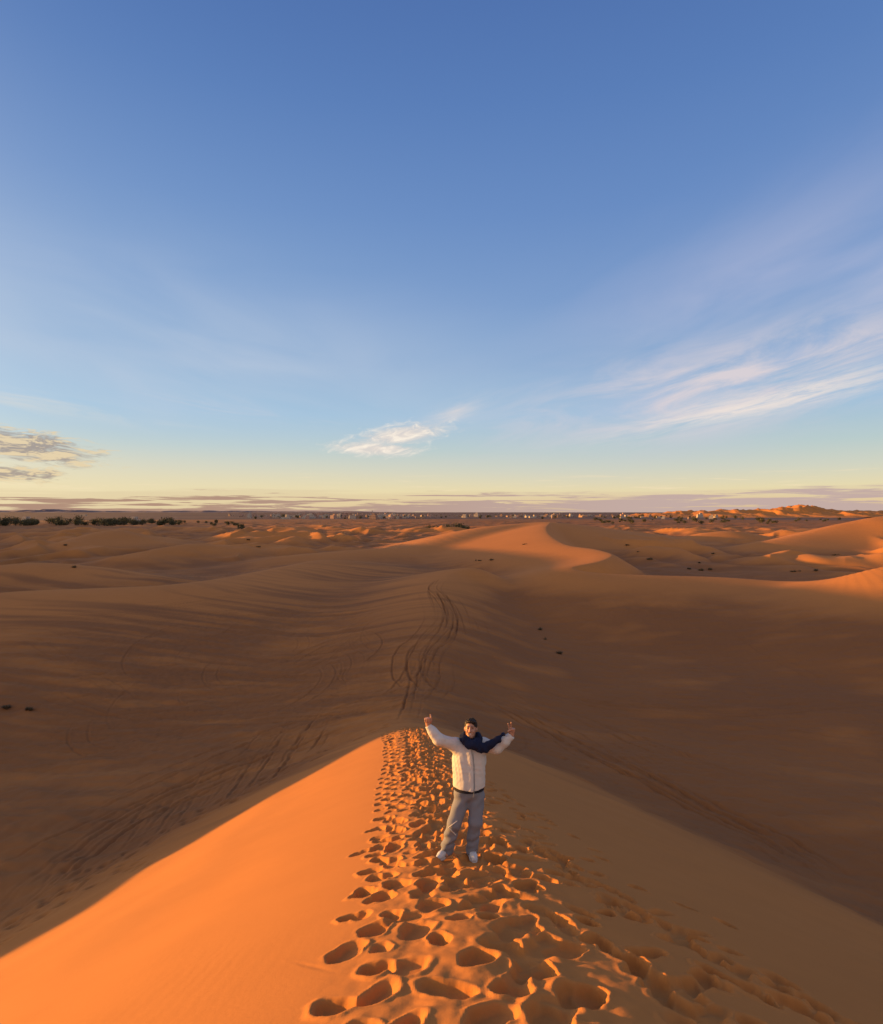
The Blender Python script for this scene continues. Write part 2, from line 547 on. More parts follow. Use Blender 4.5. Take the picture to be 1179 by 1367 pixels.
# across the left valley
bundle([(0, 985), (150, 968), (300, 955), (430, 942), (545, 930), (620, 905)], 13, 1.4, (0.5, 1.0))
bundle([(0, 1010), (120, 985), (260, 960), (400, 925), (520, 900), (585, 870)], 11, 2.2, (0.3, 0.8))
bundle([(0, 905), (140, 895), (300, 898), (440, 905), (540, 915)], 13, 2.0, (0.3, 0.8))
bundle([(0, 870), (150, 850), (280, 832), (420, 825), (540, 830)], 13, 2.5, (0.3, 0.8))
bundle([(0, 835), (120, 822), (260, 805), (380, 790), (480, 785)], 13, 2.5, (0.3, 0.7))
bundle([(0, 945), (130, 925), (290, 905), (430, 870), (520, 815)], 11, 3.0, (0.3, 0.8))
for k in range(40):
    p0 = rng.uniform(220, 570); q0 = rng.uniform(820, 950); r0 = rng.uniform(2.5, 7.0)
    c = np.array(ground(p0, q0)[:2]); a0 = rng.uniform(0, 6.28); a1 = a0 + rng.uniform(0.8, 3.0)
    t = np.linspace(a0, a1, 12); pair(np.stack([c[0] + r0 * np.cos(t), c[1] + r0 * 1.5 * np.sin(t)], 1), 1.15, rng.uniform(0.4, 0.9))
for k in range(50):
    p0 = rng.uniform(10, 460); q0 = rng.uniform(800, 1010)
    c = np.array(ground(p0, q0)[:2]); a = rng.uniform(-0.7, 0.5); t = np.linspace(-1, 1, 9); ln = rng.uniform(3, 10)
    pair(np.stack([c[0] + ln * t * math.cos(a), c[1] + ln * t * math.sin(a) + rng.uniform(-1.5, 1.5) * t * t], 1), 1.15, rng.uniform(0.3, 0.8))
# along the right foot of the crest
bundle([(600, 915), (660, 938), (740, 978), (830, 1022), (930, 1075), (1060, 1140), (1179, 1215)], 9, 0.9, (0.9, 1.5))
bundle([(610, 905), (700, 930), (800, 975), (900, 1015), (1010, 1055)], 8, 1.8, (0.7, 1.3))
bundle([(690, 905), (760, 930), (880, 945), (1020, 945), (1179, 932)], 5, 0.9, (0.8, 1.3))
bundle([(720, 925), (830, 948), (960, 958), (1100, 958)], 3, 1.0, (0.3, 0.8))
bundle([(1179, 1000), (1050, 985), (900, 965), (760, 930), (640, 890)], 6, 2.0, (0.4, 0.8))
bundle([(700, 800), (800, 830), (950, 850), (1179, 860)], 4, 3.0, (0.3, 0.7))
bundle([(975, 835), (1020, 868), (1075, 900), (1120, 925)], 2, 0.35, (0.6, 0.9))
bundle([(860, 1030), (990, 1075), (1179, 1150)], 3, 1.0, (0.3, 0.6))

# rows of single footprints round the foot of the crest
dots = np.zeros((TH, TW), np.float32)


def walk(pts, step=0.42, w=1.0):
    P = spline(path(pts), 12)[:, :2]
    seg = np.hypot(*np.diff(P, axis=0).T); s = np.concatenate([[0], np.cumsum(seg)])
    t = np.arange(0, s[-1], step); t = t + rng.normal(0, 0.05, t.shape)
    sd = np.where(np.arange(len(t)) % 2, 0.11, -0.11) + rng.normal(0, 0.03, len(t))
    x = np.interp(t, s, P[:, 0]) + sd * 0.6; y = np.interp(t, s, P[:, 1]) + sd
    i = ((y - TY0) / TC).astype(int); j = ((x - TX0) / TC).astype(int)
    ok = (i > 0) & (i < TH - 1) & (j > 0) & (j < TW - 1)
    dots[i[ok], j[ok]] = w


for k in range(4):
    o_ = rng.uniform(-7, 7)
    walk([(0, 1245 + o_), (80, 1192 + o_), (170, 1140 + o_), (280, 1080 + o_), (400, 1020 + o_), (520, 968 + o_ * 0.4)], 0.45, rng.uniform(0.6, 1))
walk([(0, 1262), (60, 1222), (130, 1180), (200, 1140)], 0.5)
walk([(210, 1120), (300, 1068), (360, 1040)], 0.5)
walk([(700, 985), (790, 1030), (880, 1080), (960, 1120)], 0.6, 0.6)
walk([(80, 1150), (150, 1160), (210, 1150)], 0.5, 0.8)


def conv(img, ker):
    fh = img.shape[0] + ker.shape[0]; fw = img.shape[1] + ker.shape[1]
    o = np.fft.irfft2(np.fft.rfft2(img, (fh, fw)) * np.fft.rfft2(ker, (fh, fw)), (fh, fw))
    a, b = ker.shape[0] // 2, ker.shape[1] // 2
    return o[a:a + img.shape[0], b:b + img.shape[1]].astype(np.float32)


kr = np.arange(-10, 11) * TC
kd = np.hypot(kr[:, None], kr[None, :])
k_in = np.exp(-(kd / 0.085) ** 2); k_out = np.exp(-(kd / 0.20) ** 2)
k_in /= k_in[:, 10].sum() * 2; k_out /= k_out[:, 10].sum() * 2
tr_h = -0.20 * np.clip(conv(track, k_in), 0, 1.1) + 0.10 * np.clip(conv(track, k_out), 0, 1.0)
k_d = np.exp(-(kd / 0.14) ** 2); k_d2 = np.exp(-((kd - 0.30) / 0.10) ** 2)
tr_h += -0.10 * np.clip(conv(dots, k_d), 0, 1) + 0.02 * np.clip(conv(dots, k_d2), 0, 1)


def sample(img, x, y, x0, y0, c):
    u = (x - x0) / c - 0.5; v = (y - y0) / c - 0.5
    j = np.clip(np.floor(u).astype(int), 0, img.shape[1] - 2); i = np.clip(np.floor(v).astype(int), 0, img.shape[0] - 2)
    fu = np.clip(u - j, 0, 1); fv = np.clip(v - i, 0, 1)
    return (img[i, j] * (1 - fu) + img[i, j + 1] * fu) * (1 - fv) + (img[i + 1, j] * (1 - fu) + img[i + 1, j + 1] * fu) * fv


m = (GX > TX0 + 1) & (GX < TX1 - 1) & (GY > TY0 + 1) & (GY < TY1 - 1)
GZ[m] += sample(tr_h, GX[m], GY[m], TX0, TY0, TC)
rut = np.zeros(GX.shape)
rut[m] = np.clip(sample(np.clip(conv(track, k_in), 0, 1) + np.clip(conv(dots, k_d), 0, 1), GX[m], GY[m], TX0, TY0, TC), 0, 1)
# wind streaks and trodden, uneven sand in the valleys
val = sstep(-11.2, -12.6, GZ) * (R2 < 140)
m = val > 0
GZ[m] += val[m] * (0.10 * fbm(GX[m] / 4.2 + GY[m] * 0.02, GY[m] / 1.3 + 0.1 * GX[m], 3, 201) + 0.05 * fbm(GX[m] / 0.9, GY[m] / 0.8, 2, 222))

# ---- footprints on the crest, pressed one after another into a 1.5 cm plan
PX0, PX1, PY0, PY1, PC = -4.0, 8.0, 1.2, 31.0, 0.015
PW, PH = int((PX1 - PX0) / PC), int((PY1 - PY0) / PC)
prints = np.zeros((PH, PW), np.float32)
py_, px_ = np.mgrid[0:PH, 0:PW]
wx_ = PX0 + (px_ + 0.5) * PC; wy_ = PY0 + (py_ + 0.5) * PC
band = np.exp(-((wx_ - crest(wy_)[0] - 0.15) / 1.0) ** 4)
prints += (band * 0.035 * fbm(wx_ / 0.42, wy_ / 0.5, 3, 301)).astype(np.float32)


def press(x, y, ang, L, W, depth, soft=0.35, rim=0.24):
    n = int((L * 1.1 + 0.06) / PC)
    i0 = int((y - PY0) / PC); j0 = int((x - PX0) / PC)
    if i0 - n < 0 or j0 - n < 0 or i0 + n >= PH or j0 + n >= PW: return
    sl = (slice(i0 - n, i0 + n + 1), slice(j0 - n, j0 + n + 1))
    X = wx_[sl] - x; Y = wy_[sl] - y
    ca, sa = math.cos(ang), math.sin(ang)
    a = X * ca + Y * sa; b = -X * sa + Y * ca
    ph = rng.uniform(0, 6.28, 3); th = np.arctan2(b, a)
    wob = 1 + 0.10 * np.sin(2 * th + ph[0]) + 0.07 * np.sin(3 * th + ph[1]) + 0.05 * np.sin(5 * th + ph[2])
    rho = np.hypot(a / (L / 2), b / (W / 2)) / wob
    mk = 1 - sstep(1 - soft, 1.05, rho)
    cur = prints[sl]
    lvl = float((cur * mk).sum() / max(mk.sum(), 1e-6)) * 0.35
    floor = lvl - depth * (1 - 0.25 * rho * rho) + depth * 0.3 * a / (L / 2)
    cur = cur * (1 - mk) + floor * mk
    cur = cur + rim * depth * np.exp(-((rho - 1.16) / 0.17) ** 2) * (0.6 + 0.5 * np.sin(th + ph[0]))
    prints[sl] = cur


todo = []
for k in range(16):
    u0 = rng.normal(0.06, 0.50); u0 = min(max(u0, -0.95), 1.15)
    y = rng.uniform(1.3, 1.8); side = 1
    ph = rng.uniform(0, 6.28); old = rng.uniform(0, 1); near = k < 8; fresh = rng.uniform(0, 1)
    while y < 29.5:
        spread = 1.0 + 0.35 * sstep(10, 22, y)
        u = u0 * spread + 0.14 * math.sin(y / 2.6 + ph) + side * rng.uniform(0.07, 0.14)
        if near or y > 6:
            L = rng.uniform(0.25, 0.37); W = L * rng.uniform(0.58, 0.85)
            todo.append((old + rng.uniform(0, 0.35), crest(y)[0] + u, y, rng.normal(1.57, 0.45), L, W, rng.uniform(0.060, 0.105) * (0.7 + 0.5 * fresh), rng.uniform(0.08, 0.22) if fresh > 0.4 else 0.35))
        y += rng.uniform(0.32, 0.52); side = -side
for k in range(70):
    y = rng.uniform(2.2, 14); todo.append((rng.uniform(0, 1.2), crest(y)[0] + rng.normal(0.9, 0.7), y, rng.uniform(0.5, 2.6), rng.uniform(0.22, 0.34), rng.uniform(0.14, 0.22), rng.uniform(0.05, 0.10), 0.3))
# a few wide scuffed hollows
for k in range(22):
    y = rng.uniform(2.3, 16)
    todo.append((rng.uniform(0.3, 1.2), crest(y)[0] + rng.normal(0.15, 0.45), y, rng.uniform(-0.6, 0.6), rng.uniform(0.38, 0.6), rng.uniform(0.26, 0.36), rng.uniform(0.05, 0.08), 0.4))
for k in range(6):
    y = rng.uniform(4, 16); todo.append((0.2, crest(y)[0] - rng.uniform(1.2, 3.0), y, rng.normal(2.6, 0.2), rng.uniform(0.4, 0.8), 0.05, 0.006, 0.9))
# trails going off down the right flank, older and softer
for (x0, y0, x1, y1, n, sp) in ((1.0, 9.0, 3.3, 3.2, 30, 0.16), (1.3, 8.2, 2.3, 5.0, 16, 0.2), (1.0, 5.4, 1.9, 2.6, 16, 0.16), (0.9, 11, 1.8, 7.4, 20, 0.2), (2.1, 4.5, 3.6, 3.4, 10, 0.10),
                                (1.1, 16, 2.2, 10, 18, 0.22), (1.9, 6.2, 3.0, 2.9, 22, 0.14), (1.5, 4.6, 2.2, 2.4, 14, 0.14)):
    for k in range(n):
        t = (k + rng.uniform(-0.3, 0.3)) / n
        todo.append((rng.uniform(0, 0.5), x0 + (x1 - x0) * t + rng.normal(0, sp), y0 + (y1 - y0) * t + rng.normal(0, 0.1), rng.uniform(0.6, 2.4),
                     rng.uniform(0.26, 0.40), rng.uniform(0.16, 0.24), rng.uniform(0.05, 0.10), 0.4))
for (p, q, L, W, dep) in ((481, 1139, 0.30, 0.19, 0.075), (500, 1108, 0.34, 0.16, 0.07), (487, 1193, 0.32, 0.24, 0.08), (470, 1225, 0.30, 0.20, 0.08)):
    g = ground(p, q); todo.append((1.5, g[0], g[1], 0.3, L, W, dep, 0.3))
for fx, fy in ((0.09, 7.58), (0.40, 7.50)): todo.append((9, fx, fy, 1.4, 0.60, 0.36, 0.045, 0.6))
todo.sort()
for t in todo: press(*t[1:])
slope_ = np.hypot(*np.gradient(prints, PC))
prints += (np.clip(slope_ * 1.2, 0, 1) * 0.010 * (fbm(wx_ / 0.055, wy_ / 0.055, 2, 333))).astype(np.float32)
prints = np.where(prints > 0, 0.03 * np.tanh(prints / 0.03), prints)
prints = np.where(prints < -0.11, -0.11 + 0.07 * np.tanh((prints + 0.11) / 0.07), prints)
kk = np.exp(-(np.arange(-4, 5) * PC / 0.013) ** 2); kk = np.outer(kk, kk); prints = conv(prints, kk / kk.sum())
# the sand trodden flat under the two feet
FEET = [(0.02, 7.62), (0.36, 7.55)]
m = (GX > PX0 + .1) & (GX < PX1 - .1) & (GY > PY0 + .1) & (GY < PY1 - .1)
edge = sstep(0, 0.5, np.minimum(GY[m] - PY0, PY1 - GY[m]))
GZ[m] += sample(prints, GX[m], GY[m], PX0, PY0, PC) * edge


def foot_ground(x, y):
    return surf(x, y) + float(sample(prints, np.array([x]), np.array([y]), PX0, PY0, PC)[0])


# ---- sand material
def sand_material(name, light, dark, floor):
    m, nt, bs = material(name)
    bs.inputs['Roughness'].default_value = 0.92
    bs.inputs['Specular IOR Level'].default_value = 0.12
    g = nt.nodes.new('ShaderNodeNewGeometry'); P = S(g.outputs['Position'])
    n1 = noise(P, 0.9, 5, 0.6); n2 = noise(P, 0.045, 4, 0.55); n3 = noise(P, 160.0, 2, 0.6)
    at = nt.nodes.new('ShaderNodeAttribute'); at.attribute_name = 'grit_shade'
    c = mix((n1.step(0.3, 0.7) * 0.4 + n2.step(0.3, 0.7) * 0.6), light, dark)
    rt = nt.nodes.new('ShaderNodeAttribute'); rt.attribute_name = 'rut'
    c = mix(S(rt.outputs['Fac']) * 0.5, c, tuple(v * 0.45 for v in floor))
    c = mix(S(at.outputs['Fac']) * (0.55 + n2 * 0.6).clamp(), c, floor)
    c = mix((n3 - 0.5) * 0.35 + 0.15, c, tuple(v * 0.62 for v in light))
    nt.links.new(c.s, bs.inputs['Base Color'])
    # grain and faint wind ripples
    w = nt.nodes.new('ShaderNodeTexWave'); nt.links.new(P.s, w.inputs[0])
    w.inputs['Scale'].default_value = 2.1; w.inputs['Distortion'].default_value = 7.0
    w.inputs['Detail'].default_value = 2.0; w.inputs['Detail Scale'].default_value = 0.7
    h = S(w.outputs['Fac']) * noise(P, 0.22, 3).step(0.50, 0.80) * 0.0030 + n3 * 0.0016 + noise(P, 22.0, 3, 0.6) * 0.004
    b = nt.nodes.new('ShaderNodeBump'); b.inputs['Strength'].default_value = 0.55; b.inputs['Distance'].default_value = 1.0
    nt.links.new(h.s, b.inputs['Height']); nt.links.new(b.outputs[0], bs.inputs['Normal'])
    return m


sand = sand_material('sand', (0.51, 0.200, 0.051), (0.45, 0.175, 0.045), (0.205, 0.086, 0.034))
V = np.stack([GX, GY, GZ + ZC], -1)
RS = int(np.searchsorted(R, 1150))


def grid_faces(n, na):
    i = np.arange(n - 1)[:, None] * na; j = np.arange(na)[None, :]; jn = (j + 1) % na
    return np.stack([i + na + j, i + na + jn, i + jn, i + j], -1).reshape(-1, 4)[:, ::-1]


me = mesh_np('sand_dunes', V[:RS + 1].reshape(-1, 3), grid_faces(RS + 1, NA), sand)
# dark grit on valley floors and in wind-drawn streaks, with valley shade painted in
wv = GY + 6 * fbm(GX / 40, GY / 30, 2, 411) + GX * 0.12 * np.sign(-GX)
grit_shade = sstep(-10.6, -13.2, GZ) * np.clip(0.80 + 0.5 * fbm(GX / 9, GY / 5, 3, 401), 0, 1)
grit_shade += sstep(-9.8, -11.2, GZ) * np.clip(0.15 + 0.9 * fbm(GX / 26, wv / 2.6, 4, 402), 0, 0.8) * (R2 < 140) * sstep(14, -6, GX)
grit_shade += sstep(-11.6, -13.4, GZ) * 0.3 * sstep(0, 14, GX)
grit_shade = (np.clip(grit_shade, 0, 1) * sstep(14, 22, R2))[:RS + 1]
at = me.attributes.new('grit_shade', 'FLOAT', 'POINT'); at.data.foreach_set('value', grit_shade.astype(np.float32).ravel())
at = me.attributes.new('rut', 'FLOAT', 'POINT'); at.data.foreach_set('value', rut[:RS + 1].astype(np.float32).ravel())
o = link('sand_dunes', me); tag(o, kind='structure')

gravel, nt, bs = material('gravel_plain')
bs.inputs['Roughness'].default_value = 0.95; bs.inputs['Specular IOR Level'].default_value = 0.1
g = nt.nodes.new('ShaderNodeNewGeometry'); P = S(g.outputs['Position'])
c = mix(noise(P, 0.004, 5, 0.6).step(0.35, 0.7), (0.11, 0.068, 0.052), (0.20, 0.115, 0.075))
c = mix(noise(P, 0.02, 4, 0.6).step(0.5, 0.75) * 0.7, c, (0.06, 0.045, 0.036))
nt.links.new(c.s, bs.inputs['Base Color'])
me = mesh_np('plain', V[RS:].reshape(-1, 3), grid_faces(NR - RS, NA), gravel)
o = link('plain', me); tag(o, kind='structure')

# ------------------------------------------------------------------ organic shapes: distance fields turned into one skin
class Field:
    def __init__(self, lo, hi, h):
        self.lo = np.array(lo, float); self.h = h
        self.n = np.ceil((np.array(hi) - self.lo) / h).astype(int) + 1
        self.F = np.full(self.n, 1.0, np.float32)

    def box(self, lo, hi, pad):
        a = np.clip(np.floor((np.array(lo) - pad - self.lo) / self.h).astype(int), 0, self.n - 1)
        b = np.clip(np.ceil((np.array(hi) + pad - self.lo) / self.h).astype(int) + 1, 1, self.n)
        sl = tuple(slice(i, j) for i, j in zip(a, b))
        g = [self.lo[k] + self.h * np.arange(a[k], b[k]) for k in range(3)]
        return sl, np.meshgrid(*g, indexing='ij')

    def add(self, sl, d, k):
        cur = self.F[sl]
        self.F[sl] = (np.minimum(cur, d) if k <= 0 else smin(cur, d, k)).astype(np.float32)

    def sub(self, sl, d, k):
        cur = self.F[sl]
        self.F[sl] = (smax(cur, -d, k)).astype(np.float32)

    def capsule(self, a, b, ra, rb, k=0.02, sub=False, flat=None):
        a = np.array(a, float); b = np.array(b, float); r = max(ra, rb)
        sl, (X, Y, Z) = self.box(np.minimum(a, b) - r, np.maximum(a, b) + r, 0.03 + k)
        e = b - a; L = (e @ e) + 1e-12
        t = np.clip(((X - a[0]) * e[0] + (Y - a[1]) * e[1] + (Z - a[2]) * e[2]) / L, 0, 1)
        qx = X - a[0] - t * e[0]; qy = Y - a[1] - t * e[1]; qz = Z - a[2] - t * e[2]
        if flat is not None: qy = qy * flat
        d = np.sqrt(qx * qx + qy * qy + qz * qz) - (ra + (rb - ra) * t)
        (self.sub if sub else self.add)(sl, d, k)

    def chain(self, P, R, k=0.02, flat=None):
        for i in range(len(P) - 1): self.capsule(P[i], P[i + 1], R[i], R[i + 1], k, flat=flat)

    def ellipsoid(self, c, r, k=0.02, M=None, sub=False):
        c = np.array(c, float); r = np.array(r, float); R_ = r.max()
        sl, (X, Y, Z) = self.box(c - R_, c + R_, 0.03 + k)
        X = X - c[0]; Y = Y - c[1]; Z = Z - c[2]
        if M is not None:
            X, Y, Z = (M[0, i] * X + M[1, i] * Y + M[2, i] * Z for i in range(3))
        q = np.sqrt((X / r[0]) ** 2 + (Y / r[1]) ** 2 + (Z / r[2]) ** 2)
        g = np.sqrt((X / r[0] ** 2) ** 2 + (Y / r[1] ** 2) ** 2 + (Z / r[2] ** 2) ** 2) + 1e-9
        d = q * (q - 1) / g
        (self.sub if sub else self.add)(sl, d, k)

    def grid(self):
        return np.meshgrid(*[self.lo[k] + self.h * np.arange(self.n[k]) for k in range(3)], indexing='ij')

    def mesh(self):
        """naive surface nets"""
        F = self.F; nx, ny, nz = F.shape
        s = F < 0
        cells = np.zeros((nx - 1, ny - 1, nz - 1), np.int8)
        for i in (0, 1):
            for j in (0, 1):
                for k in (0, 1): cells += s[i:nx - 1 + i, j:ny - 1 + j, k:nz - 1 + k]
        act = np.argwhere((cells > 0) & (cells < 8))
        idx = np.full(cells.shape, -1, np.int32); idx[tuple(act.T)] = np.arange(len(act))
        acc = np.zeros((len(act), 3)); cnt = np.zeros(len(act))
        C8 = [(i, j, k) for i in (0, 1) for j in (0, 1) for k in (0, 1)]
        val = {c: F[act[:, 0] + c[0], act[:, 1] + c[1], act[:, 2] + c[2]] for c in C8}
        for c in C8:
            for ax in range(3):
                if c[ax]: continue
                d = list(c); d[ax] = 1; d = tuple(d)
                a, b = val[c], val[d]; m = (a < 0) != (b < 0)
                t = np.where(m, a / np.where(m, a - b, 1), 0)
                p = np.tile(np.array(c, float), (len(act), 1)); p[:, ax] += t
                acc[m] += p[m]; cnt[m] += 1
        V = self.lo + self.h * (act + acc / cnt[:, None])
        quads = []
        for ax in range(3):
            u, v = (ax + 1) % 3, (ax + 2) % 3
            a = [slice(0, None)] * 3; b = [slice(0, None)] * 3
            a[ax] = slice(0, -1); b[ax] = slice(1, None)
            ed = np.argwhere(s[tuple(a)] != s[tuple(b)])
            ok = (ed[:, u] > 0) & (ed[:, v] > 0) & (ed[:, u] < F.shape[u] - 1) & (ed[:, v] < F.shape[v] - 1)
            ed = ed[ok]
            flip = s[tuple(ed.T)]

            def cell(du, dv):
                q = ed.copy(); q[:, u] -= du; q[:, v] -= dv
                return idx[tuple(q.T)]
            q = np.stack([cell(1, 1), cell(0, 1), cell(0, 0), cell(1, 0)], 1)
            q[~flip] = q[~flip][:, ::-1]
            quads.append(q)
        return V, np.vstack(quads)


def skin(name, field, mat, parent=None, origin=(0, 0, 0)):
    V, F = field.mesh()
    me = mesh_np(name, V - np.array(origin), F, mat)
    return link(name, me, parent)


# ------------------------------------------------------------------ the man on the crest
PX_, PY_ = 0.20, 7.65
PZ_ = surf(PX_, PY_) + ZC - 0.035


def Q(cx, cy, dy=0.0):
    """body point from its place in the enlarged photograph of the man and its depth"""
    d = PY_ + dy
    return np.array([(530 + cx / 5.47 - CX) / FPX * d - PX_, dy, ZC - (930 + cy / 5.47 - CY) / FPX * d - PZ_])


def cloth(name, rgb, rough=0.85, weave=260.0, bump=0.25, var=0.15):
    m, nt, bs = material(name)
    bs.inputs['Roughness'].default_value = rough
    bs.inputs['Specular IOR Level'].default_value = 0.2
    t = nt.nodes.new('ShaderNodeTexCoord'); P = S(t.outputs['Object'])
    c = mix(noise(P, 14, 4, 0.6) * var * 2, rgb, tuple(v * 0.72 for v in rgb))
    nt.links.new(c.s, bs.inputs['Base Color'])
    b = nt.nodes.new('ShaderNodeBump'); b.inputs['Strength'].default_value = bump; b.inputs['Distance'].default_value = 0.004
    h = noise(P, weave, 2, 0.5) * 0.4 + noise(P, 30, 3, 0.6)
    nt.links.new(h.s, b.inputs['Height']); nt.links.new(b.outputs[0], bs.inputs['Normal'])
    return m


m_skin, nt, bs = material('skin')
bs.inputs['Base Color'].default_value = (0.40, 0.19, 0.115, 1); bs.inputs['Roughness'].default_value = 0.5
bs.inputs['Subsurface Weight'].default_value = 0.08; bs.inputs['Subsurface Radius'].default_value = (0.01, 0.004, 0.002)
m_jacket = cloth('cream_shell_fabric', (0.56, 0.52, 0.48), 0.75)
m_denim = cloth('light_denim', (0.19, 0.195, 0.22), 0.9, 400)
m_navy = cloth('navy_cotton', (0.010, 0.013, 0.036), 0.9, 200, 0.5)
m_shirt = cloth('dark_cotton', (0.02, 0.02, 0.03), 0.9)
m_hair = cloth('dark_hair', (0.022, 0.014, 0.010), 0.5, 120, 0.9)
m_shoe = cloth('white_leather', (0.52, 0.51, 0.50), 0.55, 100, 0.1, 0.06)
m_sole = cloth('pale_rubber', (0.55, 0.52, 0.48), 0.7)
m_dark, nt, bs = material('dark_eye'); bs.inputs['Base Color'].default_value = (0.02, 0.014, 0.012, 1); bs.inputs['Roughness'].default_value = 0.3
m_teeth, nt, bs = material('teeth'); bs.inputs['Base Color'].default_value = (0.75, 0.70, 0.62, 1); bs.inputs['Roughness'].default_value = 0.3

J = dict(
    pelvis=Q(525, 715, 0.03), chest=Q(530, 450, 0.03), neck=Q(540, 318, 0.03),
    rs=Q(430, 352, 0.02), re=Q(302, 312, -0.10), rw=Q(229, 212, -0.09),
    ls=Q(628, 352, 0.02), le=Q(728, 372, -0.05), lw=Q(838, 282, -0.08),
    rh=Q(478, 735, 0.03), rk=Q(420, 925, -0.04), ra=Q(362, 1105, 0.03),
    lh=Q(582, 735, 0.03), lk=Q(572, 915, -0.03), la=Q(545, 1105, 0.03))
HC = Q(539, 236, -0.005)                       # head centre
# head turned a little to his right and up towards the camera
HM = np.array(Matrix.Rotation(math.radians(-8), 3, 'Z') @ Matrix.Rotation(math.radians(-16), 3, 'X'))


def H(x, y, z): return HC + HM @ np.array([x, y, z])


B = Field((-0.48, -0.33, 0.0), (0.86, 0.26, 1.92), 0.005)
# trunk and limbs inside the clothes
B.chain([J['pelvis'], (J['pelvis'] + J['chest']) / 2, J['chest'], J['neck'] + (0, 0, -0.05)], [0.072, 0.10, 0.12, 0.10], 0.03)
B.chain([J['neck'] + (0, 0, -0.06), HC + (0, 0.02, -0.07)], [0.06, 0.055], 0.03)
for s_, e_, w_ in (('rs', 're', 'rw'), ('ls', 'le', 'lw')):
    B.chain([J['neck'] + (0, 0.01, -0.06), J[s_], J[e_], J[w_]], [0.06, 0.06, 0.042, 0.027], 0.03)
for h_, k_, a_ in (('rh', 'rk', 'ra'), ('lh', 'lk', 'la')):
    B.chain([J[h_], J[k_], J[a_]], [0.062, 0.052, 0.038], 0.015)
    B.chain([J[a_], J[a_] + (0, -0.07, -0.05)], [0.036, 0.03], 0.02)
# head
B.ellipsoid(H(0, 0.012, 0.035), (0.074, 0.092, 0.084), 0.02, HM)
B.ellipsoid(H(0, -0.018, -0.035), (0.060, 0.068, 0.080), 0.035, HM)
B.ellipsoid(H(0, -0.058, -0.088), (0.030, 0.026, 0.024), 0.03, HM)          # chin
for sx in (-1, 1):
    B.ellipsoid(H(sx * 0.036, -0.060, -0.022), (0.022, 0.020, 0.018), 0.02, HM)   # cheek
    B.ellipsoid(H(sx * 0.030, -0.088, 0.012), (0.019, 0.014, 0.011), 0.012, HM, sub=True)   # eye socket
    B.ellipsoid(H(sx * 0.076, 0.010, -0.004), (0.010, 0.020, 0.030), 0.008, HM)   # ear
    B.ellipsoid(H(sx * 0.030, -0.072, 0.011), (0.013, 0.010, 0.009), 0.006, HM)   # eyelid
B.capsule(H(-0.034, -0.078, 0.030), H(0.034, -0.078, 0.030), 0.010, 0.010, 0.015)      # brow
B.capsule(H(0, -0.084, 0.022), H(0, -0.104, -0.022), 0.008, 0.013, 0.012)              # nose
for sx in (-1, 1): B.ellipsoid(H(sx * 0.012, -0.092, -0.026), (0.009, 0.011, 0.008), 0.008, HM)
B.capsule(H(-0.024, -0.080, -0.052), H(0.024, -0.080, -0.052), 0.007, 0.007, 0.008)    # lips
B.ellipsoid(H(0, -0.092, -0.056), (0.021, 0.014, 0.006), 0.004, HM, sub=True)


def finger(P, r0, r1):
    n = len(P)
    B.chain(P, [r0 + (r1 - r0) * i / (n - 1) for i in range(n)], 0.004)


# right hand (on the left of the picture): fist with the thumb up
rw = J['rw']; up = np.array([-0.10, 0.0, 0.995]); side = np.array([0.995, 0.0, 0.10]); fw = np.array([0.0, -1.0, 0.0])
pc = rw + up * 0.055
B.chain([rw, rw + up * 0.03], [0.027, 0.030], 0.015)
for k in range(4):       # palm bones and four unequal fingers curled to the front
    o_ = side * (-0.030 + 0.020 * k)
    kn = rw + up * (0.098 - 0.004 * abs(k - 1.6)) + o_ + fw * 0.004
    B.chain([rw + up * 0.02 + o_ * 0.5, kn], [0.017, 0.0125], 0.012)
    L = (0.034, 0.041, 0.043, 0.038)[k]
    p1 = kn + fw * L + up * 0.004; p2 = p1 - up * 0.028 + fw * 0.002; p3 = p2 - fw * 0.024 - up * 0.006
    finger([kn, p1, p2, p3], 0.0112, 0.0085)
th0 = rw + up * 0.040 + side * 0.030 + fw * 0.012
finger([th0, th0 + up * 0.035 + side * 0.016 + fw * 0.010, th0 + up * 0.072 + side * 0.016 + fw * 0.012, th0 + up * 0.100 + side * 0.012 + fw * 0.008], 0.0145, 0.0095)

# left hand: first two fingers raised, the others and the thumb closed
lw = J['lw']; up2 = np.array([-0.02, -0.05, 0.99]); side2 = np.array([0.99, 0.0, 0.02])
B.chain([lw, lw + up2 * 0.03], [0.027, 0.030], 0.015)
for k in range(4):       # index on the inner side
    o_ = side2 * (-0.028 + 0.0195 * k)
    kn = lw + up2 * (0.092 - 0.005 * abs(k - 1.2)) + o_ + fw * 0.004
    B.chain([lw + up2 * 0.02 + o_ * 0.5, kn], [0.017, 0.0125], 0.012)
    if k < 2:
        lean = side2 * (-0.25 if k == 0 else 0.05)
        L = (0.072, 0.080)[k]
        finger([kn, kn + (up2 + lean) * L * 0.5, kn + (up2 + lean) * L * 0.8 + fw * 0.004, kn + (up2 + lean) * L + fw * 0.010], 0.0115, 0.0085)
    else:
        L = (0.040, 0.033)[k - 2]
        p1 = kn + fw * L + up2 * 0.004; p2 = p1 - up2 * 0.026; p3 = p2 - fw * 0.022 - up2 * 0.006
        finger([kn, p1, p2, p3], 0.0110, 0.0082)
th0 = lw + up2 * 0.040 - side2 * 0.028 + fw * 0.014
finger([th0, th0 + up2 * 0.026 - side2 * 0.014 + fw * 0.016, th0 + up2 * 0.045 + side2 * 0.012 + fw * 0.030, th0 + up2 * 0.052 + side2 * 0.034 + fw * 0.030], 0.0145, 0.0095)

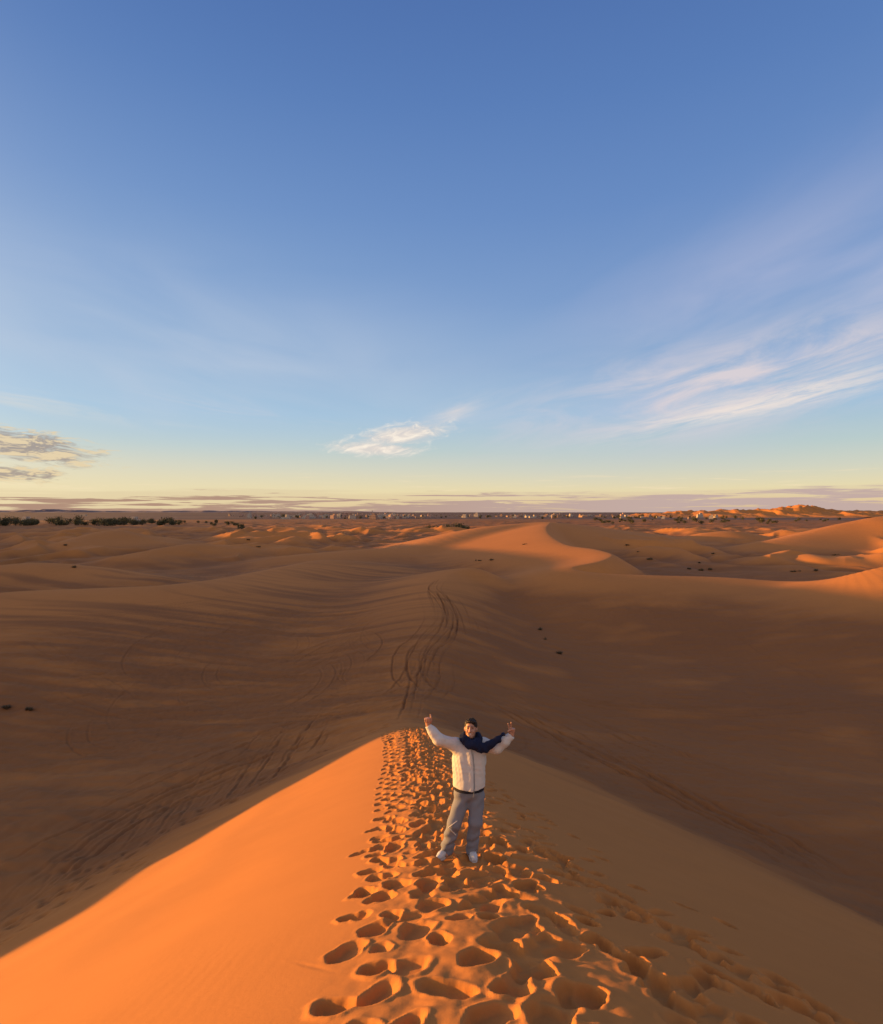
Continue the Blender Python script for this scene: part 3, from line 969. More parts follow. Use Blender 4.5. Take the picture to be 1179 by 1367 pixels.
person = skin('person', B, m_skin)
person.location = (PX_, PY_, PZ_)
tag(person, 'man in cream jacket and navy scarf on the dune crest, both arms raised', 'person')

# jacket
F = Field((-0.46, -0.30, 0.74), (0.82, 0.26, 1.80), 0.0065)
X, Y, Z = F.grid()
zz = [0.70, 0.84, 0.95, 1.10, 1.25, 1.36, 1.43, 1.50]
cxz = np.interp(Z, [0.8, 1.25, 1.5], [Q(525, 690)[0], Q(530, 430)[0], Q(538, 320)[0]])
aw = np.interp(Z, zz, [0.206, 0.206, 0.207, 0.211, 0.218, 0.204, 0.156, 0.085])
bw = np.interp(Z, zz, [0.170, 0.168, 0.166, 0.160, 0.152, 0.140, 0.115, 0.080])
th = np.arctan2(Y - 0.03, X - cxz)
q = np.sqrt(((X - cxz) / aw) ** 2 + ((Y - 0.03) / bw) ** 2)
tor = (q - 1) * np.minimum(aw, bw) * 0.95
# hanging folds, the overlap of the right front panel and general creasing
tor -= 0.0045 * np.sin(th * 5 + 2.2 * np.sin(Z * 5) + 1.3 * np.sin(X * 17)) ** 3 * sstep(0.80, 1.15, Z) * sstep(1.48, 1.2, Z)

zipx = np.interp(Z, [0.8, 0.95, 1.2, 1.45], [Q(545, 690)[0], Q(556, 600)[0], Q(553, 450)[0], Q(540, 350)[0]])
tor -= 0.016 * sstep(0.006, -0.004, X - zipx) * sstep(-0.085, -0.004, X - zipx) * (Y < 0.03)
hem = Q(425, 668, -0.06)[2] + (Q(538, 694, -0.13)[2] - Q(425, 668, -0.06)[2]) * np.exp(-((X - Q(538, 690)[0]) / 0.12) ** 2) * (Y < 0)
tor = np.maximum(np.maximum(tor, hem - Z), Z - 1.475)
F.F = np.minimum(F.F, tor).astype(np.float32)
F.chain([J['rs'] + (0.06, 0, -0.03), J['rs'], J['re'], (J['re'] + J['rw']) / 2, J['rw'] + (0.004, 0, -0.01)], [0.095, 0.082, 0.066, 0.054, 0.042], 0.05)
F.chain([J['ls'] + (-0.06, 0, -0.03), J['ls'], J['le'], (J['le'] + J['lw']) / 2, J['lw'] + (-0.004, 0, -0.01)], [0.095, 0.082, 0.070, 0.063, 0.046], 0.05)
F.chain([J['neck'] + (-0.06, 0, -0.05), J['neck'] + (-0.075, 0.01, 0.02)], [0.04, 0.022], 0.02)
F.F += (0.002 * np.sin(23 * X + 31 * Z + 3 * np.sin(17 * Z + 9 * Y)) * np.sin(27 * Z - 15 * X + 11 * Y)).astype(np.float32)
F.F += (0.0010 * np.sin(61 * X - 43 * Z + 2 * np.sin(37 * X)) * np.sin(53 * Y + 47 * Z)).astype(np.float32)
# cut the sleeves off behind the hands and the bottom at the hem
for w_, e_ in (('rw', 're'), ('lw', 'le')):
    n_ = J[w_] - J[e_]; n_ /= np.linalg.norm(n_)
    cut = (X - J[w_][0]) * n_[0] + (Y - J[w_][1]) * n_[1] + (Z - J[w_][2]) * n_[2]
    F.F = np.where(np.hypot(X - J[w_][0], Z - J[w_][2]) < 0.12, np.maximum(F.F, cut - 0.004), F.F).astype(np.float32)
jacket = skin('jacket', F, m_jacket, person)
zp = Field((0.0, -0.30, 0.78), (0.35, 0.0, 1.48), 0.006)
pts = []
for z_ in np.linspace(0.82, 1.36, 12):
    zx = float(np.interp(z_, [0.8, 0.95, 1.2, 1.45], [Q(545, 690)[0], Q(556, 600)[0], Q(553, 450)[0], Q(540, 350)[0]]))
    b_ = float(np.interp(z_, zz, [0.170, 0.168, 0.166, 0.160, 0.152, 0.140, 0.115, 0.080]))
    pts.append((zx + 0.012, 0.03 - b_ - 0.003, z_))
zp.chain(pts, [0.0045] * len(pts), 0.003)
skin('zip', zp, m_denim, person)

# dark shirt hem below the jacket
F = Field((-0.14, -0.22, 0.74), (0.44, 0.26, 0.93), 0.006)
X, Y, Z = F.grid()
c0 = Q(527, 700)[0]
q = np.sqrt(((X - c0) / 0.194) ** 2 + ((Y - 0.03) / 0.146) ** 2)
F.F = np.maximum((q - 1) * 0.14, np.maximum(Q(527, 716, -0.13)[2] - Z, Z - 0.92)).astype(np.float32)
skin('shirt', F, m_shirt, person)

# trousers
F = Field((-0.30, -0.24, 0.03), (0.46, 0.26, 0.96), 0.0065)
X, Y, Z = F.grid()
F.chain([J['pelvis'] + (-0.07, 0, 0.05), J['pelvis'] + (0.07, 0, 0.05)], [0.119, 0.120], 0.03)
F.chain([J['rh'], J['rk'], (J['rk'] + J['ra']) / 2, J['ra'] + (0.004, -0.01, -0.02)], [0.104, 0.082, 0.076, 0.082], 0.04)
F.chain([J['lh'], J['lk'], (J['lk'] + J['la']) / 2, J['la'] + (0.004, -0.01, -0.02)], [0.104, 0.082, 0.074, 0.078], 0.04)
F.F += (0.007 * np.sin(38 * Z + 16 * X + 2.5 * np.sin(19 * X + 8 * Y)) * sstep(0.62, 0.2, Z) * np.sin(14 * Y + 21 * X)).astype(np.float32)
F.F += (0.005 * np.sin(64 * Z - 30 * X + 2 * np.sin(30 * Y))* sstep(0.5, 0.08, Z)).astype(np.float32)
F.F += (0.004 * np.sin(31 * X - 22 * Z + 2 * np.sin(13 * Z))).astype(np.float32)
F.F = np.maximum(F.F, np.maximum(0.045 + 0.012 * np.sin(20 * X) - Z, Z - 0.86)).astype(np.float32)
skin('trousers', F, m_denim, person)
cd = Field((-0.20, -0.30, 0.2), (0.20, 0.1, 0.6), 0.005)  # thin pale bent line on the front of the right leg
r_ = lambda a, b, dy: Q(a, b, dy)
cd.chain([r_(440, 908, -0.13), r_(405, 935, -0.145), r_(378, 955, -0.13), r_(405, 985, -0.125), r_(432, 1012, -0.10)], [0.0055] * 5, 0.002)
skin('leg_line', cd, m_jacket, person)

# scarf: wound round the neck, one end carried over the left forearm
F = Field((-0.05, -0.27, 1.22), (0.72, 0.18, 1.66), 0.0065)
nk = J['neck'] + np.array([0.0, -0.025, 0.03])
ring = []
for k in range(17):
    a_ = 2 * math.pi * k / 16
    ring.append(nk + np.array([0.100 * math.cos(a_), 0.085 * math.sin(a_), 0.018 * math.sin(a_) + 0.012 * math.cos(a_ * 2)]))
F.chain(ring, [0.046] * 17, 0.02)
F.chain([Q(505, 315, -0.13), Q(535, 350, -0.17), Q(570, 352, -0.185), Q(600, 372, -0.185)], [0.050, 0.056, 0.062, 0.056], 0.03, flat=1.2)
F.chain([Q(585, 330, -0.15), Q(598, 368, -0.185), Q(640, 375, -0.185), Q(690, 348, -0.18), Q(735, 313, -0.175), Q(772, 277, -0.15)],
        [0.05, 0.058, 0.056, 0.050, 0.040, 0.016], 0.03, flat=1.5)
F.chain([Q(772, 277, -0.15), Q(780, 272, -0.07), Q(778, 320, 0.02), Q(770, 388, 0.0)], [0.016, 0.016, 0.02, 0.018], 0.01)
X, Y, Z = F.grid()
F.F += (0.006 * np.sin(46 * Z + 34 * X + 3 * np.sin(21 * X)) + 0.003 * np.sin(90 * X - 70 * Z)).astype(np.float32)
skin('scarf', F, m_navy, person)

# hair
F = Field((-0.0, -0.16, 1.50), (0.36, 0.16, 1.82), 0.005)
F.ellipsoid(H(0, 0.018, 0.046), (0.081, 0.098, 0.080), 0.01, HM)
F.ellipsoid(H(0.01, -0.055, 0.088), (0.060, 0.040, 0.026), 0.02, HM)
F.ellipsoid(H(-0.008, -0.078, 0.004), (0.062, 0.078, 0.070), 0.012, HM, sub=True)
F.ellipsoid(H(0, -0.05, -0.075), (0.10, 0.11, 0.085), 0.012, HM, sub=True)
X, Y, Z = F.grid()
F.F += (0.005 * np.sin(190 * X + 60 * Z + 3 * np.sin(90 * Z)) * np.sin(170 * Y + 90 * Z)).astype(np.float32)
for k in range(26):
    a_ = rng.uniform(0, 6.28); r_a = rng.uniform(0.1, 0.9); hx, hy = 0.070 * r_a * math.cos(a_), 0.085 * r_a * math.sin(a_)
    hz = 0.046 + 0.080 * math.sqrt(max(0.0, 1 - (hx / .081) ** 2 - (hy / .098) ** 2))
    F.capsule(H(hx, hy + 0.018, hz - 0.006), H(hx * 1.1 + rng.normal(0, .006), hy - 0.004, hz + rng.uniform(0.004, 0.012)), 0.010, 0.005, 0.006)
skin('hair', F, m_hair, person)
for sx in (-1, 1):
    F = Field((0.0, -0.16, 1.55), (0.36, 0.06, 1.75), 0.003)
    F.ellipsoid(H(sx * 0.030, -0.078, 0.010), (0.0115, 0.0075, 0.0055), 0.002, HM)
    skin('eye', F, m_dark, person)
    F = Field((0.0, -0.16, 1.55), (0.36, 0.06, 1.75), 0.003)
    F.capsule(H(sx * 0.016, -0.090, 0.029), H(sx * 0.044, -0.080, 0.031), 0.0052, 0.0038, 0.001)
    skin('eyebrow', F, m_hair, person)
F = Field((0.0, -0.16, 1.48), (0.36, 0.06, 1.70), 0.003)
F.capsule(H(-0.016, -0.0795, -0.0555), H(0.016, -0.0795, -0.0555), 0.0050, 0.0050, 0.001)
skin('teeth', F, m_teeth, person)

# shoes
for a_, toe in (('ra', np.array([-0.62, -0.78])), ('la', np.array([0.16, -0.985]))):
    base = J[a_].copy(); t3 = np.array([toe[0], toe[1], 0.0]); zf = 0.035
    F = Field((-0.40, -0.32, -0.01), (0.45, 0.20, 0.20), 0.005)
    hl = np.array([base[0], base[1], zf]) - t3 * 0.055
    F.chain([hl + (0, 0, 0.045), hl + (0, 0, 0.085)], [0.043, 0.044], 0.02)
    F.chain([hl + (0, 0, 0.035), hl + t3 * 0.09 + (0, 0, 0.035), hl + t3 * 0.17 + (0, 0, 0.022), hl + t3 * 0.225 + (0, 0, 0.014)], [0.042, 0.046, 0.046, 0.034], 0.02)
    X, Y, Z = F.grid(); F.F = np.maximum(F.F, zf - 0.002 - Z).astype(np.float32)
    sh = skin('shoe', F, m_shoe, person)
    F = Field((-0.40, -0.32, -0.03), (0.45, 0.20, 0.12), 0.005)
    F.chain([hl, hl + t3 * 0.09, hl + t3 * 0.17, hl + t3 * 0.225], [0.046, 0.048, 0.050, 0.038], 0.02)
    X, Y, Z = F.grid(); F.F = np.maximum(F.F, np.abs(Z - (zf - 0.016)) - 0.018).astype(np.float32)
    skin('sole', F, m_sole, sh)
    F = Field((-0.40, -0.32, 0.0), (0.45, 0.20, 0.20), 0.004)
    for k in range(3):
        c_ = hl + t3 * (0.085 + 0.026 * k) + np.array([0, 0, 0.082 - 0.008 * k]); n_ = np.array([-t3[1], t3[0], 0])
        F.capsule(c_ - n_ * 0.022, c_ + n_ * 0.022, 0.005, 0.005, 0.001)
    skin('lace', F, m_sole, sh)

# ------------------------------------------------------------------ plants
def leaf_mat(name, rgb, rgb2):
    m, nt, bs = material(name)
    bs.inputs['Roughness'].default_value = 0.8; bs.inputs['Specular IOR Level'].default_value = 0.2
    oi = nt.nodes.new('ShaderNodeObjectInfo'); g = nt.nodes.new('ShaderNodeNewGeometry')
    c = mix((S(oi.outputs['Random']) * 0.5 + noise(S(g.outputs['Position']), 1.3, 3) * 0.6).clamp(), rgb, rgb2)
    nt.links.new(c.s, bs.inputs['Base Color'])
    return m


m_leaf = leaf_mat('dusty_leaf', (0.040, 0.042, 0.022), (0.085, 0.080, 0.042))
m_palm = leaf_mat('palm_leaf', (0.045, 0.055, 0.022), (0.080, 0.080, 0.040))
m_bark = leaf_mat('bark', (0.10, 0.065, 0.045), (0.15, 0.10, 0.07))
m_grass = leaf_mat('dry_grass', (0.085, 0.060, 0.032), (0.14, 0.095, 0.05))


def tube(V, F, P, R, n=6):
    P = np.asarray(P, float); b = len(V)
    for i, p in enumerate(P):
        t = P[min(i + 1, len(P) - 1)] - P[max(i - 1, 0)]; t /= np.linalg.norm(t) + 1e-9
        u = np.cross(t, (0.3, 1, 0.2)); u /= np.linalg.norm(u); w = np.cross(t, u)
        for k in range(n):
            a = 2 * math.pi * k / n
            V.append(p + R[i] * (u * math.cos(a) + w * math.sin(a)))
    for i in range(len(P) - 1):
        for k in range(n):
            F.append((b + i * n + k, b + i * n + (k + 1) % n, b + (i + 1) * n + (k + 1) % n, b + (i + 1) * n + k))


def bushy_tree(seed, h, w):
    """trunk with limbs, crown of leaf clumps in uneven lobes"""
    r = np.random.default_rng(seed); V, F = [], []
    tops = []
    for k in range(5):
        a = r.uniform(0, 6.28); e = np.array([math.cos(a) * w * r.uniform(.15, .38), math.sin(a) * w * r.uniform(.15, .38), h * r.uniform(.55, .9)])
        tube(V, F, [(0, 0, -0.3), (e[0] * .15, e[1] * .15, h * .22), e * (0.6, 0.6, 0.62), e], [0.16, 0.13, 0.07, 0.03], 5); tops.append(e)
    trunk = (np.array(V), np.array(F))
    C, Fc = [], []
    for e in tops + [np.array([0, 0, h * .6])]:
        rad = r.uniform(.24, .36) * w
        for k in range(60):
            d = r.normal(0, 1, 3); d /= np.linalg.norm(d); p = e * (1, 1, r.uniform(.4, 1)) + d * rad * r.uniform(.45, 1) * (1, 1, .75)
            if p[2] < h * .03 or p[2] > h: continue
            s = r.uniform(.22, .45); u = r.normal(0, 1, 3); u /= np.linalg.norm(u); v = np.cross(u, r.normal(0, 1, 3)); v /= np.linalg.norm(v)
            b = len(C); C += [p + u * s, p + v * s * .7, p - u * s, p - v * s * .7]; Fc.append((b, b + 1, b + 2, b + 3))
    return trunk, (np.array(C), np.array(Fc))


def palm_tree(seed, h):
    r = np.random.default_rng(seed); V, F = [], []
    lean = r.uniform(-.4, .4, 2); top = np.array([lean[0], lean[1], h * .72])
    tube(V, F, [(0, 0, -0.3), (lean[0] * .3, lean[1] * .3, h * .3), top], [0.24, 0.17, 0.15], 7)
    C, Fc = [], []
    for k in range(26):
        a = r.uniform(0, 6.28); L = r.uniform(.26, .36) * h; upw = r.uniform(-.1, 1.1); d = np.array([math.cos(a), math.sin(a), 0])
        prev = None; side = np.array([-d[1], d[0], 0])
        for t in np.linspace(0, 1, 6):
            p = top + d * L * t + np.array([0, 0, L * (upw * t - 1.1 * t * t)]); w = 0.22 * (1 - t) * (.4 + t * 2) + 0.03
            b = len(C); C += [p + side * w + (0, 0, -w * .5), p - side * w + (0, 0, -w * .5)]
            if prev is not None: Fc.append((prev, prev + 1, b + 1, b))
            prev = b
    return (np.array(V), np.array(F)), (np.array(C), np.array(Fc))


def proto_tree(kind, seed, h, w):
    tr, cr = bushy_tree(seed, h, w) if kind == 'bush' else palm_tree(seed, h)
    return (mesh_np('trunk', tr[0], tr[1], m_bark), mesh_np('crown', cr[0], cr[1], m_leaf if kind == 'bush' else m_palm, smooth=False))


BUSH = [proto_tree('bush', 50 + k, h, w) for k, (h, w) in enumerate(((4.6, 6.5), (5.6, 6.0), (3.6, 6.5), (4.2, 4.6)))]
PALM = [proto_tree('palm', 80 + k, h, 0) for k, h in enumerate((8.0, 7.0, 9.0))]


def tree(mesh, x, y, s, label, category, group, name, z=None):
    t = empty(name, (x, y, (surf(x, y) if z is None else z) + ZC), random.uniform(0, 6.28))
    t.scale = (s, s, s * random.uniform(0.85, 1.15))
    tag(t, label, category, group)
    for nm, me in (('trunk', mesh[0]), ('crown', mesh[1])):
        c = bpy.data.objects.new(nm, me); COL.objects.link(c); c.parent = t
    return t


def at_px(p, d): return (p - CX) / FPX * d


# the dark belt of trees on the left edge of the sand
belt = 'dark trees in the belt along the left edge of the dunes'
for p0, p1, n in ((-12, 22, 11), (18, 58, 15), (60, 92, 9), (96, 160, 22), (164, 222, 20), (224, 256, 11), (262, 290, 5), (296, 318, 5)):
    for k in range(n):
        d = random.uniform(560, 690); p = random.uniform(p0, p1)
        tree(random.choice(BUSH), at_px(p, d), d, random.uniform(1.0, 1.6) if p < 230 else random.uniform(0.6, 1.0),
             'dark low spreading tree in the belt along the left edge of the sand', 'tree', belt, 'desert_tree')
d = 420.0
tree(BUSH[3], at_px(321, d), d, 1.15, 'lone dark tree standing in the sand right of the tree belt', 'tree', None, 'desert_tree')
# the clump behind the big dune
for p, d, s in ((566, 405, .55), (573, 400, .65), (580, 395, .8), (588, 402, .9), (594, 390, .95), (600, 400, 1.05), (606, 392, 1.2), (612, 398, 1.3), (618, 394, 1.25), (622, 402, 1.0)):
    tree(BUSH[int(p) % 4], at_px(p, d), d, s * 0.95, 'dark tree in the dense clump behind the crest of the big sunlit dune', 'tree', 'trees of the clump behind the big dune', 'desert_tree')
# oasis among the houses
for k in range(170):
    d = random.uniform(1150, 1750); p = random.choice((random.uniform(330, 660), random.uniform(360, 560), random.uniform(650, 900), random.uniform(800, 1000)))
    if random.random() < 0.45: tree(random.choice(PALM), at_px(p, d), d, random.uniform(0.8, 1.2), 'tiny palm among the pale houses of the far village', 'palm tree', 'palms in the far village', 'palm_tree', -14.0)
    else: tree(random.choice(BUSH), at_px(p, d), d, random.uniform(0.9, 1.6), 'tiny dark tree among the pale houses of the far village', 'tree', 'trees in the far village', 'desert_tree', -14.0)
for k in range(46):
    d = random.uniform(640, 1050); p = random.uniform(780, 1120)
    tree(random.choice(BUSH), at_px(p, d), d, random.uniform(0.6, 1.3), 'dark tree on the flat ground below the red hills on the right', 'tree', 'trees on the flat below the red hills', 'desert_tree')


def tussock(seed, w, h, n=150):
    r = np.random.default_rng(seed); V, F = [], []
    lob = [(r.normal(0, .22) * w, r.normal(0, .18) * w, r.uniform(.6, 1)) for k in range(5)]
    for k in range(n):
        lx, ly, lh = lob[k % 5]; a = r.uniform(0, 6.28); o_ = r.uniform(0, .12) * w
        p = np.array([lx + math.cos(a) * o_, ly + math.sin(a) * o_, -0.03]); ln = h * lh * r.uniform(.6, 1.1); out_ = r.uniform(.1, .9)
        tip = p + np.array([math.cos(a) * ln * out_, math.sin(a) * ln * out_, ln * (1.05 - .5 * out_)])
        mid = (p + tip) / 2 + np.array([0, 0, ln * .12]); s = np.array([-math.sin(a), math.cos(a), 0]) * 0.012 * (1 + w)
        b = len(V); V += [p - s, p + s, mid + s * .8, mid - s * .8, tip + s * .2, tip - s * .2]
        F += [(b, b + 1, b + 2, b + 3), (b + 3, b + 2, b + 4, b + 5)]
    return mesh_np('tussock', np.array(V), np.array(F), m_grass, smooth=False)


TUS = [tussock(300 + k, 1.0, 0.42) for k in range(5)]
shrub_spots = [
    (746, 873, 1.10, 'dark grass tussock on the right valley slope, nearest of three above the man'),
    (729, 854, 0.75, 'small dark tussock, middle one of three on the right valley slope'),
    (721, 841, 0.95, 'dark tussock, farthest of three on the right valley slope'),
    (641, 749, 1.25, 'left one of two dark tussocks beyond the tip of the low ridge'),
    (655, 748.5, 1.7, 'right one of two dark tussocks beyond the tip of the low ridge'),
    (6, 946, 1.0, 'dark tussock in the left valley at the left edge'),
    (38, 948, 0.8, 'small tussock on a sand mound just right of the left edge'),
    (936, 762, 2.4, 'widest dark shrub in the hollow behind the sunlit sand strip'),
    (948, 761, 1.6, 'dark shrub right beside the widest shrub in the hollow'),
    (920, 760, 1.5, 'dark shrub left beside the widest shrub in the hollow'),
    (934, 752, 1.6, 'flat dark shrub above the widest shrub in the hollow'),
    (952, 740, 1.5, 'dark shrub farthest up in the hollow on the right'),
    (1060, 764, 1.7, 'dark shrub in the hollow left of the near sunlit dune at the right edge'),
    (1090, 763, 1.8, 'wide dark shrub beside the near sunlit dune at the right edge'),
    (838, 729, 1.9, 'dark shrub on the floor behind the winding crest, farthest of three'),
    (851, 738, 1.3, 'dark shrub on the floor behind the winding crest, middle of three'),
    (868, 748, 2.2, 'dark shrub on the floor behind the winding crest, nearest of three'),
    (100, 758, 1.6, 'dark shrub on the left swell of shadowed sand'),
    (87, 729, 1.8, 'dark shrub on far left dunes below the tree belt'),
    (331, 722, 2.0, 'dark shrub on shadowed far sand right of the small lit mound'),
    (345, 731, 1.8, 'dark shrub lowest on the shadowed far sand left of centre'),
    (1115, 742, 1.8, 'dark shrub on the sunlit face of the big right dune'),
    (700, 727, 1.2, 'small dark tussock on the sunlit face of the big dune'),
]
for p, q, s, lab in shrub_spots:
    x, y, h = ground(p, q)
    o = link('desert_shrub', random.choice(TUS)); o.location = (x, y, h + ZC); o.scale = (s, s, s * 0.8); o.rotation_euler = (0, 0, random.uniform(0, 6))
    tag(o, lab, 'shrub', 'scattered desert shrubs')

# ------------------------------------------------------------------ far village
def plaster(name, rgb):
    m, nt, bs = material(name)
    bs.inputs['Roughness'].default_value = 0.9
    g = nt.nodes.new('ShaderNodeNewGeometry')
    c = mix(noise(S(g.outputs['Position']), 0.35, 4, 0.6).step(0.3, 0.75), rgb, tuple(v * 0.75 for v in rgb))
    nt.links.new(c.s, bs.inputs['Base Color'])
    return m


m_white = plaster('white_plaster', (0.42, 0.34, 0.28)); m_tan = plaster('tan_mud_plaster', (0.33, 0.20, 0.14)); m_pink = plaster('pink_plaster', (0.42, 0.25, 0.19))
m_open, nt, bs = material('dark_opening'); bs.inputs['Base Color'].default_value = (0.03, 0.025, 0.022, 1)


def box(bm, x0, y0, z0, x1, y1, z1, mi=0):
    vs = [bm.verts.new(p) for p in ((x0, y0, z0), (x1, y0, z0), (x1, y1, z0), (x0, y1, z0), (x0, y0, z1), (x1, y0, z1), (x1, y1, z1), (x0, y1, z1))]
    for f in ((3, 2, 1, 0), (4, 5, 6, 7), (0, 1, 5, 4), (1, 2, 6, 5), (2, 3, 7, 6), (3, 0, 4, 7)):
        bm.faces.new([vs[i] for i in f]).material_index = mi


def storey(bm, x0, y0, z0, w, d, h):
    """walls with parapet, roof below it, window and door openings on every side"""
    box(bm, x0, y0, z0, x0 + w, y0 + d, z0 + h)
    p = 0.25
    for a in ((x0 + .003, y0 + .003, x0 + w - .003, y0 + p), (x0 + .003, y0 + d - p, x0 + w - .003, y0 + d - .003), (x0 + .003, y0 + p, x0 + p, y0 + d - p), (x0 + w - p, y0 + p, x0 + w - .003, y0 + d - p)):
        box(bm, a[0], a[1], z0 + h, a[2], a[3], z0 + h + .6)
    for k in range(max(2, int(w / 2.6))):
        cx = x0 + (k + .5) * w / max(2, int(w / 2.6))
        for yy in (y0 - .03, y0 + d - .03):
            lo = z0 + (.02 if (k == 0 and z0 < 0.1) else 1.1)
            box(bm, cx - .45, yy, lo, cx + .45, yy + .06, z0 + 2.3, 1)
    for k in range(max(1, int(d / 3))):
        cy = y0 + (k + .5) * d / max(1, int(d / 3))
        for xx in (x0 - .03, x0 + w - .03): box(bm, xx, cy - .4, z0 + 1.1, xx + .06, cy + .4, z0 + 2.3, 1)


def house(kind, mat):
    bm = bmesh.new()
    if kind == 0: storey(bm, -5, -4, 0, 10, 8, 3.4)
    elif kind == 1: storey(bm, -5, -4, 0, 10, 8, 3.3); storey(bm, -4.6, -3.5, 3.9, 6, 6, 3.0)
    elif kind == 2: storey(bm, -9, -4, 0, 18, 8, 3.3); storey(bm, 3, -3.6, 3.9, 5, 6.5, 3.0)
    elif kind == 3: storey(bm, -6, -5, 0, 12, 10, 3.4); storey(bm, -5.7, -4.7, 4.0, 11.4, 9.4, 3.2); storey(bm, -1, -4, 7.8, 5, 5, 2.6)
    else: storey(bm, -14, -5, 0, 28, 10, 3.8)
    me = bpy.data.meshes.new('house'); bm.to_mesh(me); bm.free()
    me.materials.append(mat); me.materials.append(m_open)
    return me


HOUSE = {(k, i): house(k, m) for k in range(5) for i, m in enumerate((m_white, m_tan, m_pink))}
WORD = ('white', 'tan', 'pink')
spots = []
for (p0, p1, n, d0, d1) in ((352, 420, 24, 1350, 1800), (400, 465, 40, 1300, 1800), (452, 520, 60, 1200, 1800), (505, 568, 46, 1250, 1800), (600, 640, 9, 1500, 1900),
                            (650, 710, 18, 1500, 1950), (700, 782, 20, 1500, 1950), (782, 860, 14, 1400, 1900), (860, 960, 7, 1250, 1700), (300, 350, 5, 1500, 2100)):
    for k in range(n): spots.append((random.uniform(p0, p1), random.uniform(d0, d1)))
for p, d in spots:
    p += 6 * math.sin(p * 0.9); d += 200 * math.sin(p * 0.21)
    i = random.choices((0, 1, 2), (0.42, 0.33, 0.25))[0]; k = random.choices(range(5), (4, 4, 2, 2, 1))[0]
    o = link('village_house', HOUSE[(k, i)]); o.location = (at_px(p, d), d, ZC - 14.03); o.rotation_euler = (0, 0, random.choice((0, 1.57)) + random.uniform(-.5, .35))
    s = random.uniform(0.8, 1.15); o.scale = (s, s, s)
    part_ = 'left of the minaret' if p < 490 else 'right of the minaret' if p < 640 else 'beyond the big dune' if p < 860 else 'below the red hills'
    tag(o, '%s house with %s, far village %s' % (WORD[i], ('one storey', 'a small upper room', 'long front and corner room', 'three stepped storeys', 'a very long low front')[k], part_), 'house',
        '%s far village houses, %s' % (WORD[i], part_))
# minaret
d = 1300.0
mn = empty('minaret', (at_px(497, d), d, ZC - 14.03)); tag(mn, 'slim pale square minaret rising above the far village', 'minaret')
bm = bmesh.new(); box(bm, -2, -2, 0, 2, 2, 13)
for zz_ in (4.5, 8.5): box(bm, -.4, -2.04, zz_, .4, -1.96, zz_ + 1.4, 1); box(bm, -2.04, -.4, zz_, -1.96, .4, zz_ + 1.4, 1)
me = bpy.data.meshes.new('shaft'); bm.to_mesh(me); bm.free(); me.materials.append(m_pink); me.materials.append(m_open); link('shaft', me, mn)
bm = bmesh.new(); box(bm, -2.3, -2.3, 13, 2.3, 2.3, 13.4)
for sx in (-1, 1):
    for k in range(4):
        c = -2 + k * 1.25; box(bm, c, sx * 2.1 - .18, 13.4, c + .6, sx * 2.1 + .18, 14.1)
me = bpy.data.meshes.new('gallery'); bm.to_mesh(me); bm.free(); me.materials.append(m_white); link('gallery', me, mn)
bm = bmesh.new(); box(bm, -1, -1, 13.4, 1, 1, 16.4)
bmesh.ops.create_cone(bm, cap_ends=True, segments=10, radius1=0.95, radius2=0.05, depth=1.6, matrix=Matrix.Translation((0, 0, 17.2)))
me = bpy.data.meshes.new('lantern'); bm.to_mesh(me); bm.free(); me.materials.append(m_white); link('lantern', me, mn)
# tall white block on the left of the village
d = 1400.0
o = link('village_house', HOUSE[(3, 0)]); o.location = (at_px(333, d), d, ZC - 14.03); o.scale = (0.7, 0.7, 1.25); tag(o, 'tall narrow white building standing apart on the plain left of the village', 'house')
for p, d, k, lab in ((111, 2300, 4, 'long low pale building alone out on the plain at far left'), (37, 760, 1, 'small pale house among the dark trees at far left'), (181, 720, 1, 'white house behind the trees right of the belt gap')):
    o = link('village_house', HOUSE[(k, 0)]); o.location = (at_px(p, d), d, ZC - 14.03 + (0.0 if d > 1150 else max(0, surf(at_px(p, d), d) + 14))); o.rotation_euler = (0, 0, -0.25); tag(o, lab, 'house')

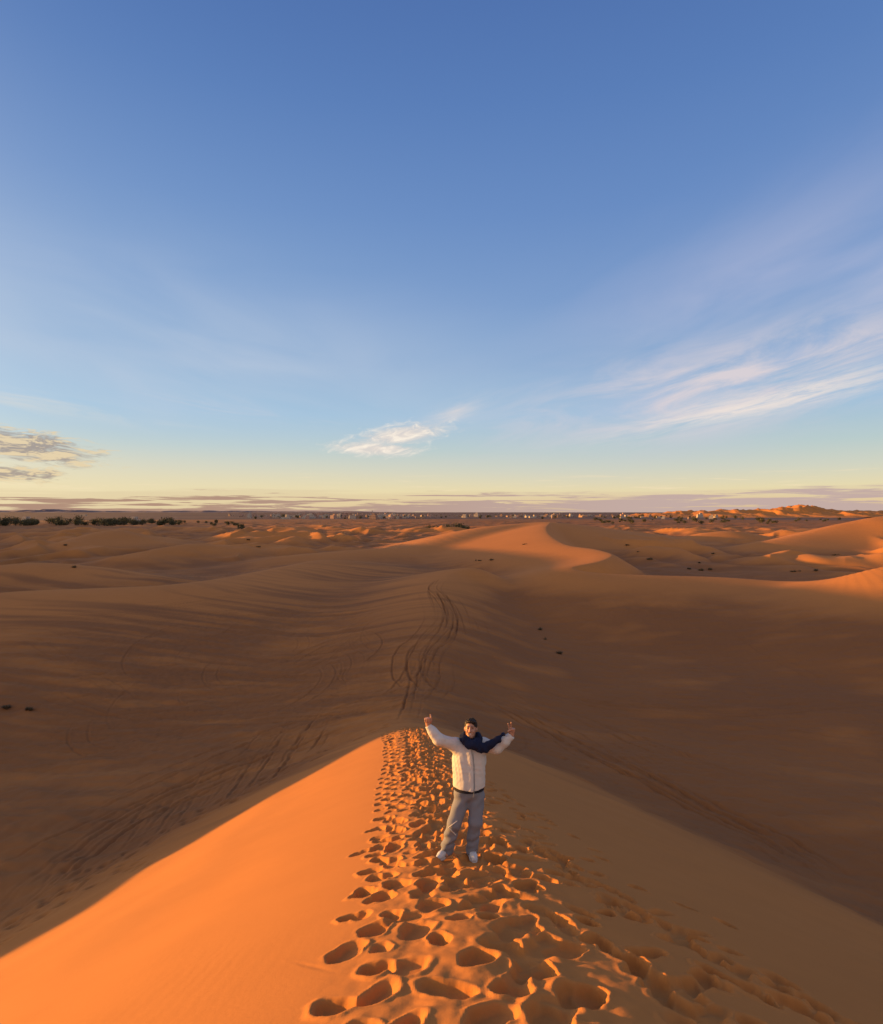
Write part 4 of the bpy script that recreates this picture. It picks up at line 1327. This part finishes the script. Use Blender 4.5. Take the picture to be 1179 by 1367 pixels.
# ------------------------------------------------------------------ hills
def hills(name, p, q, d, depth, seed, mat, rough, nx=420, ny=90, base=-14.0):
    xs = np.linspace(at_px(p[0], d), at_px(p[-1], d), nx); ys = np.linspace(d - depth, d + depth, ny)
    X, Y = np.meshgrid(xs, ys)
    top = np.interp(X, [at_px(a, d) for a in p], [(CY - b) / FPX * d for b in q]) - base
    L = depth * 0.55
    wv = fbm(X / L, Y / L, 3, seed) * 0.55
    t = (X * 0.8 + Y * 0.35) / (L * 0.75) + wv * 1.8; t = t - np.floor(t)
    saw = np.where(t < .65, t / .65, (1 - t) / .35)
    prof = np.exp(-((Y - d + wv * depth * 0.4) / (depth * .5)) ** 2)
    Z = top * prof * (0.70 + rough * (saw - 0.3) + 0.35 * wv)
    Z = Z + top * rough * 0.5 * prof * (0.3 - np.abs(fbm(X / 38, Y / 60, 3, seed + 5))) + rough * 2.0 * prof * fbm(X / 14, Y / 30, 2, seed + 8)
    e = np.minimum(np.minimum((X - xs[0]), (xs[-1] - X)) / (abs(xs[-1] - xs[0]) * 0.06), 1)
    Z = Z * np.clip(e, 0, 1) - 0.6
    Vv = np.stack([X, Y, Z + base + ZC], -1).reshape(-1, 3)
    i = np.arange(ny - 1)[:, None] * nx; j = np.arange(nx - 1)[None, :]
    Fv = np.stack([i + j, i + j + 1, i + nx + j + 1, i + nx + j], -1).reshape(-1, 4)
    o = link(name, mesh_np(name, Vv, Fv, mat)); tag(o, kind='structure')


hills('hills', (840, 880, 930, 965, 990, 1008, 1018, 1034, 1048, 1062, 1080, 1098, 1120, 1150, 1179, 1240, 1300),
      (685, 684, 681.5, 681, 680, 678.5, 677, 680, 678, 675.5, 675.5, 679, 680.5, 682, 683, 683, 685), 1750.0, 300.0, 5, sand, 0.6)
m_far, nt, bs = material('hazed_far_rock')
bs.inputs['Base Color'].default_value = (0.13, 0.085, 0.085, 1); bs.inputs['Roughness'].default_value = 1.0  # distance haze put into the mauve base colour
hills('hills', (-160, -60, 20, 50, 75, 100, 140, 220, 300, 380, 470, 560), (681, 680, 681, 679.5, 678.5, 680, 681.5, 681.5, 680.8, 682, 682, 684), 16000.0, 1200.0, 9, m_far, 0.15)
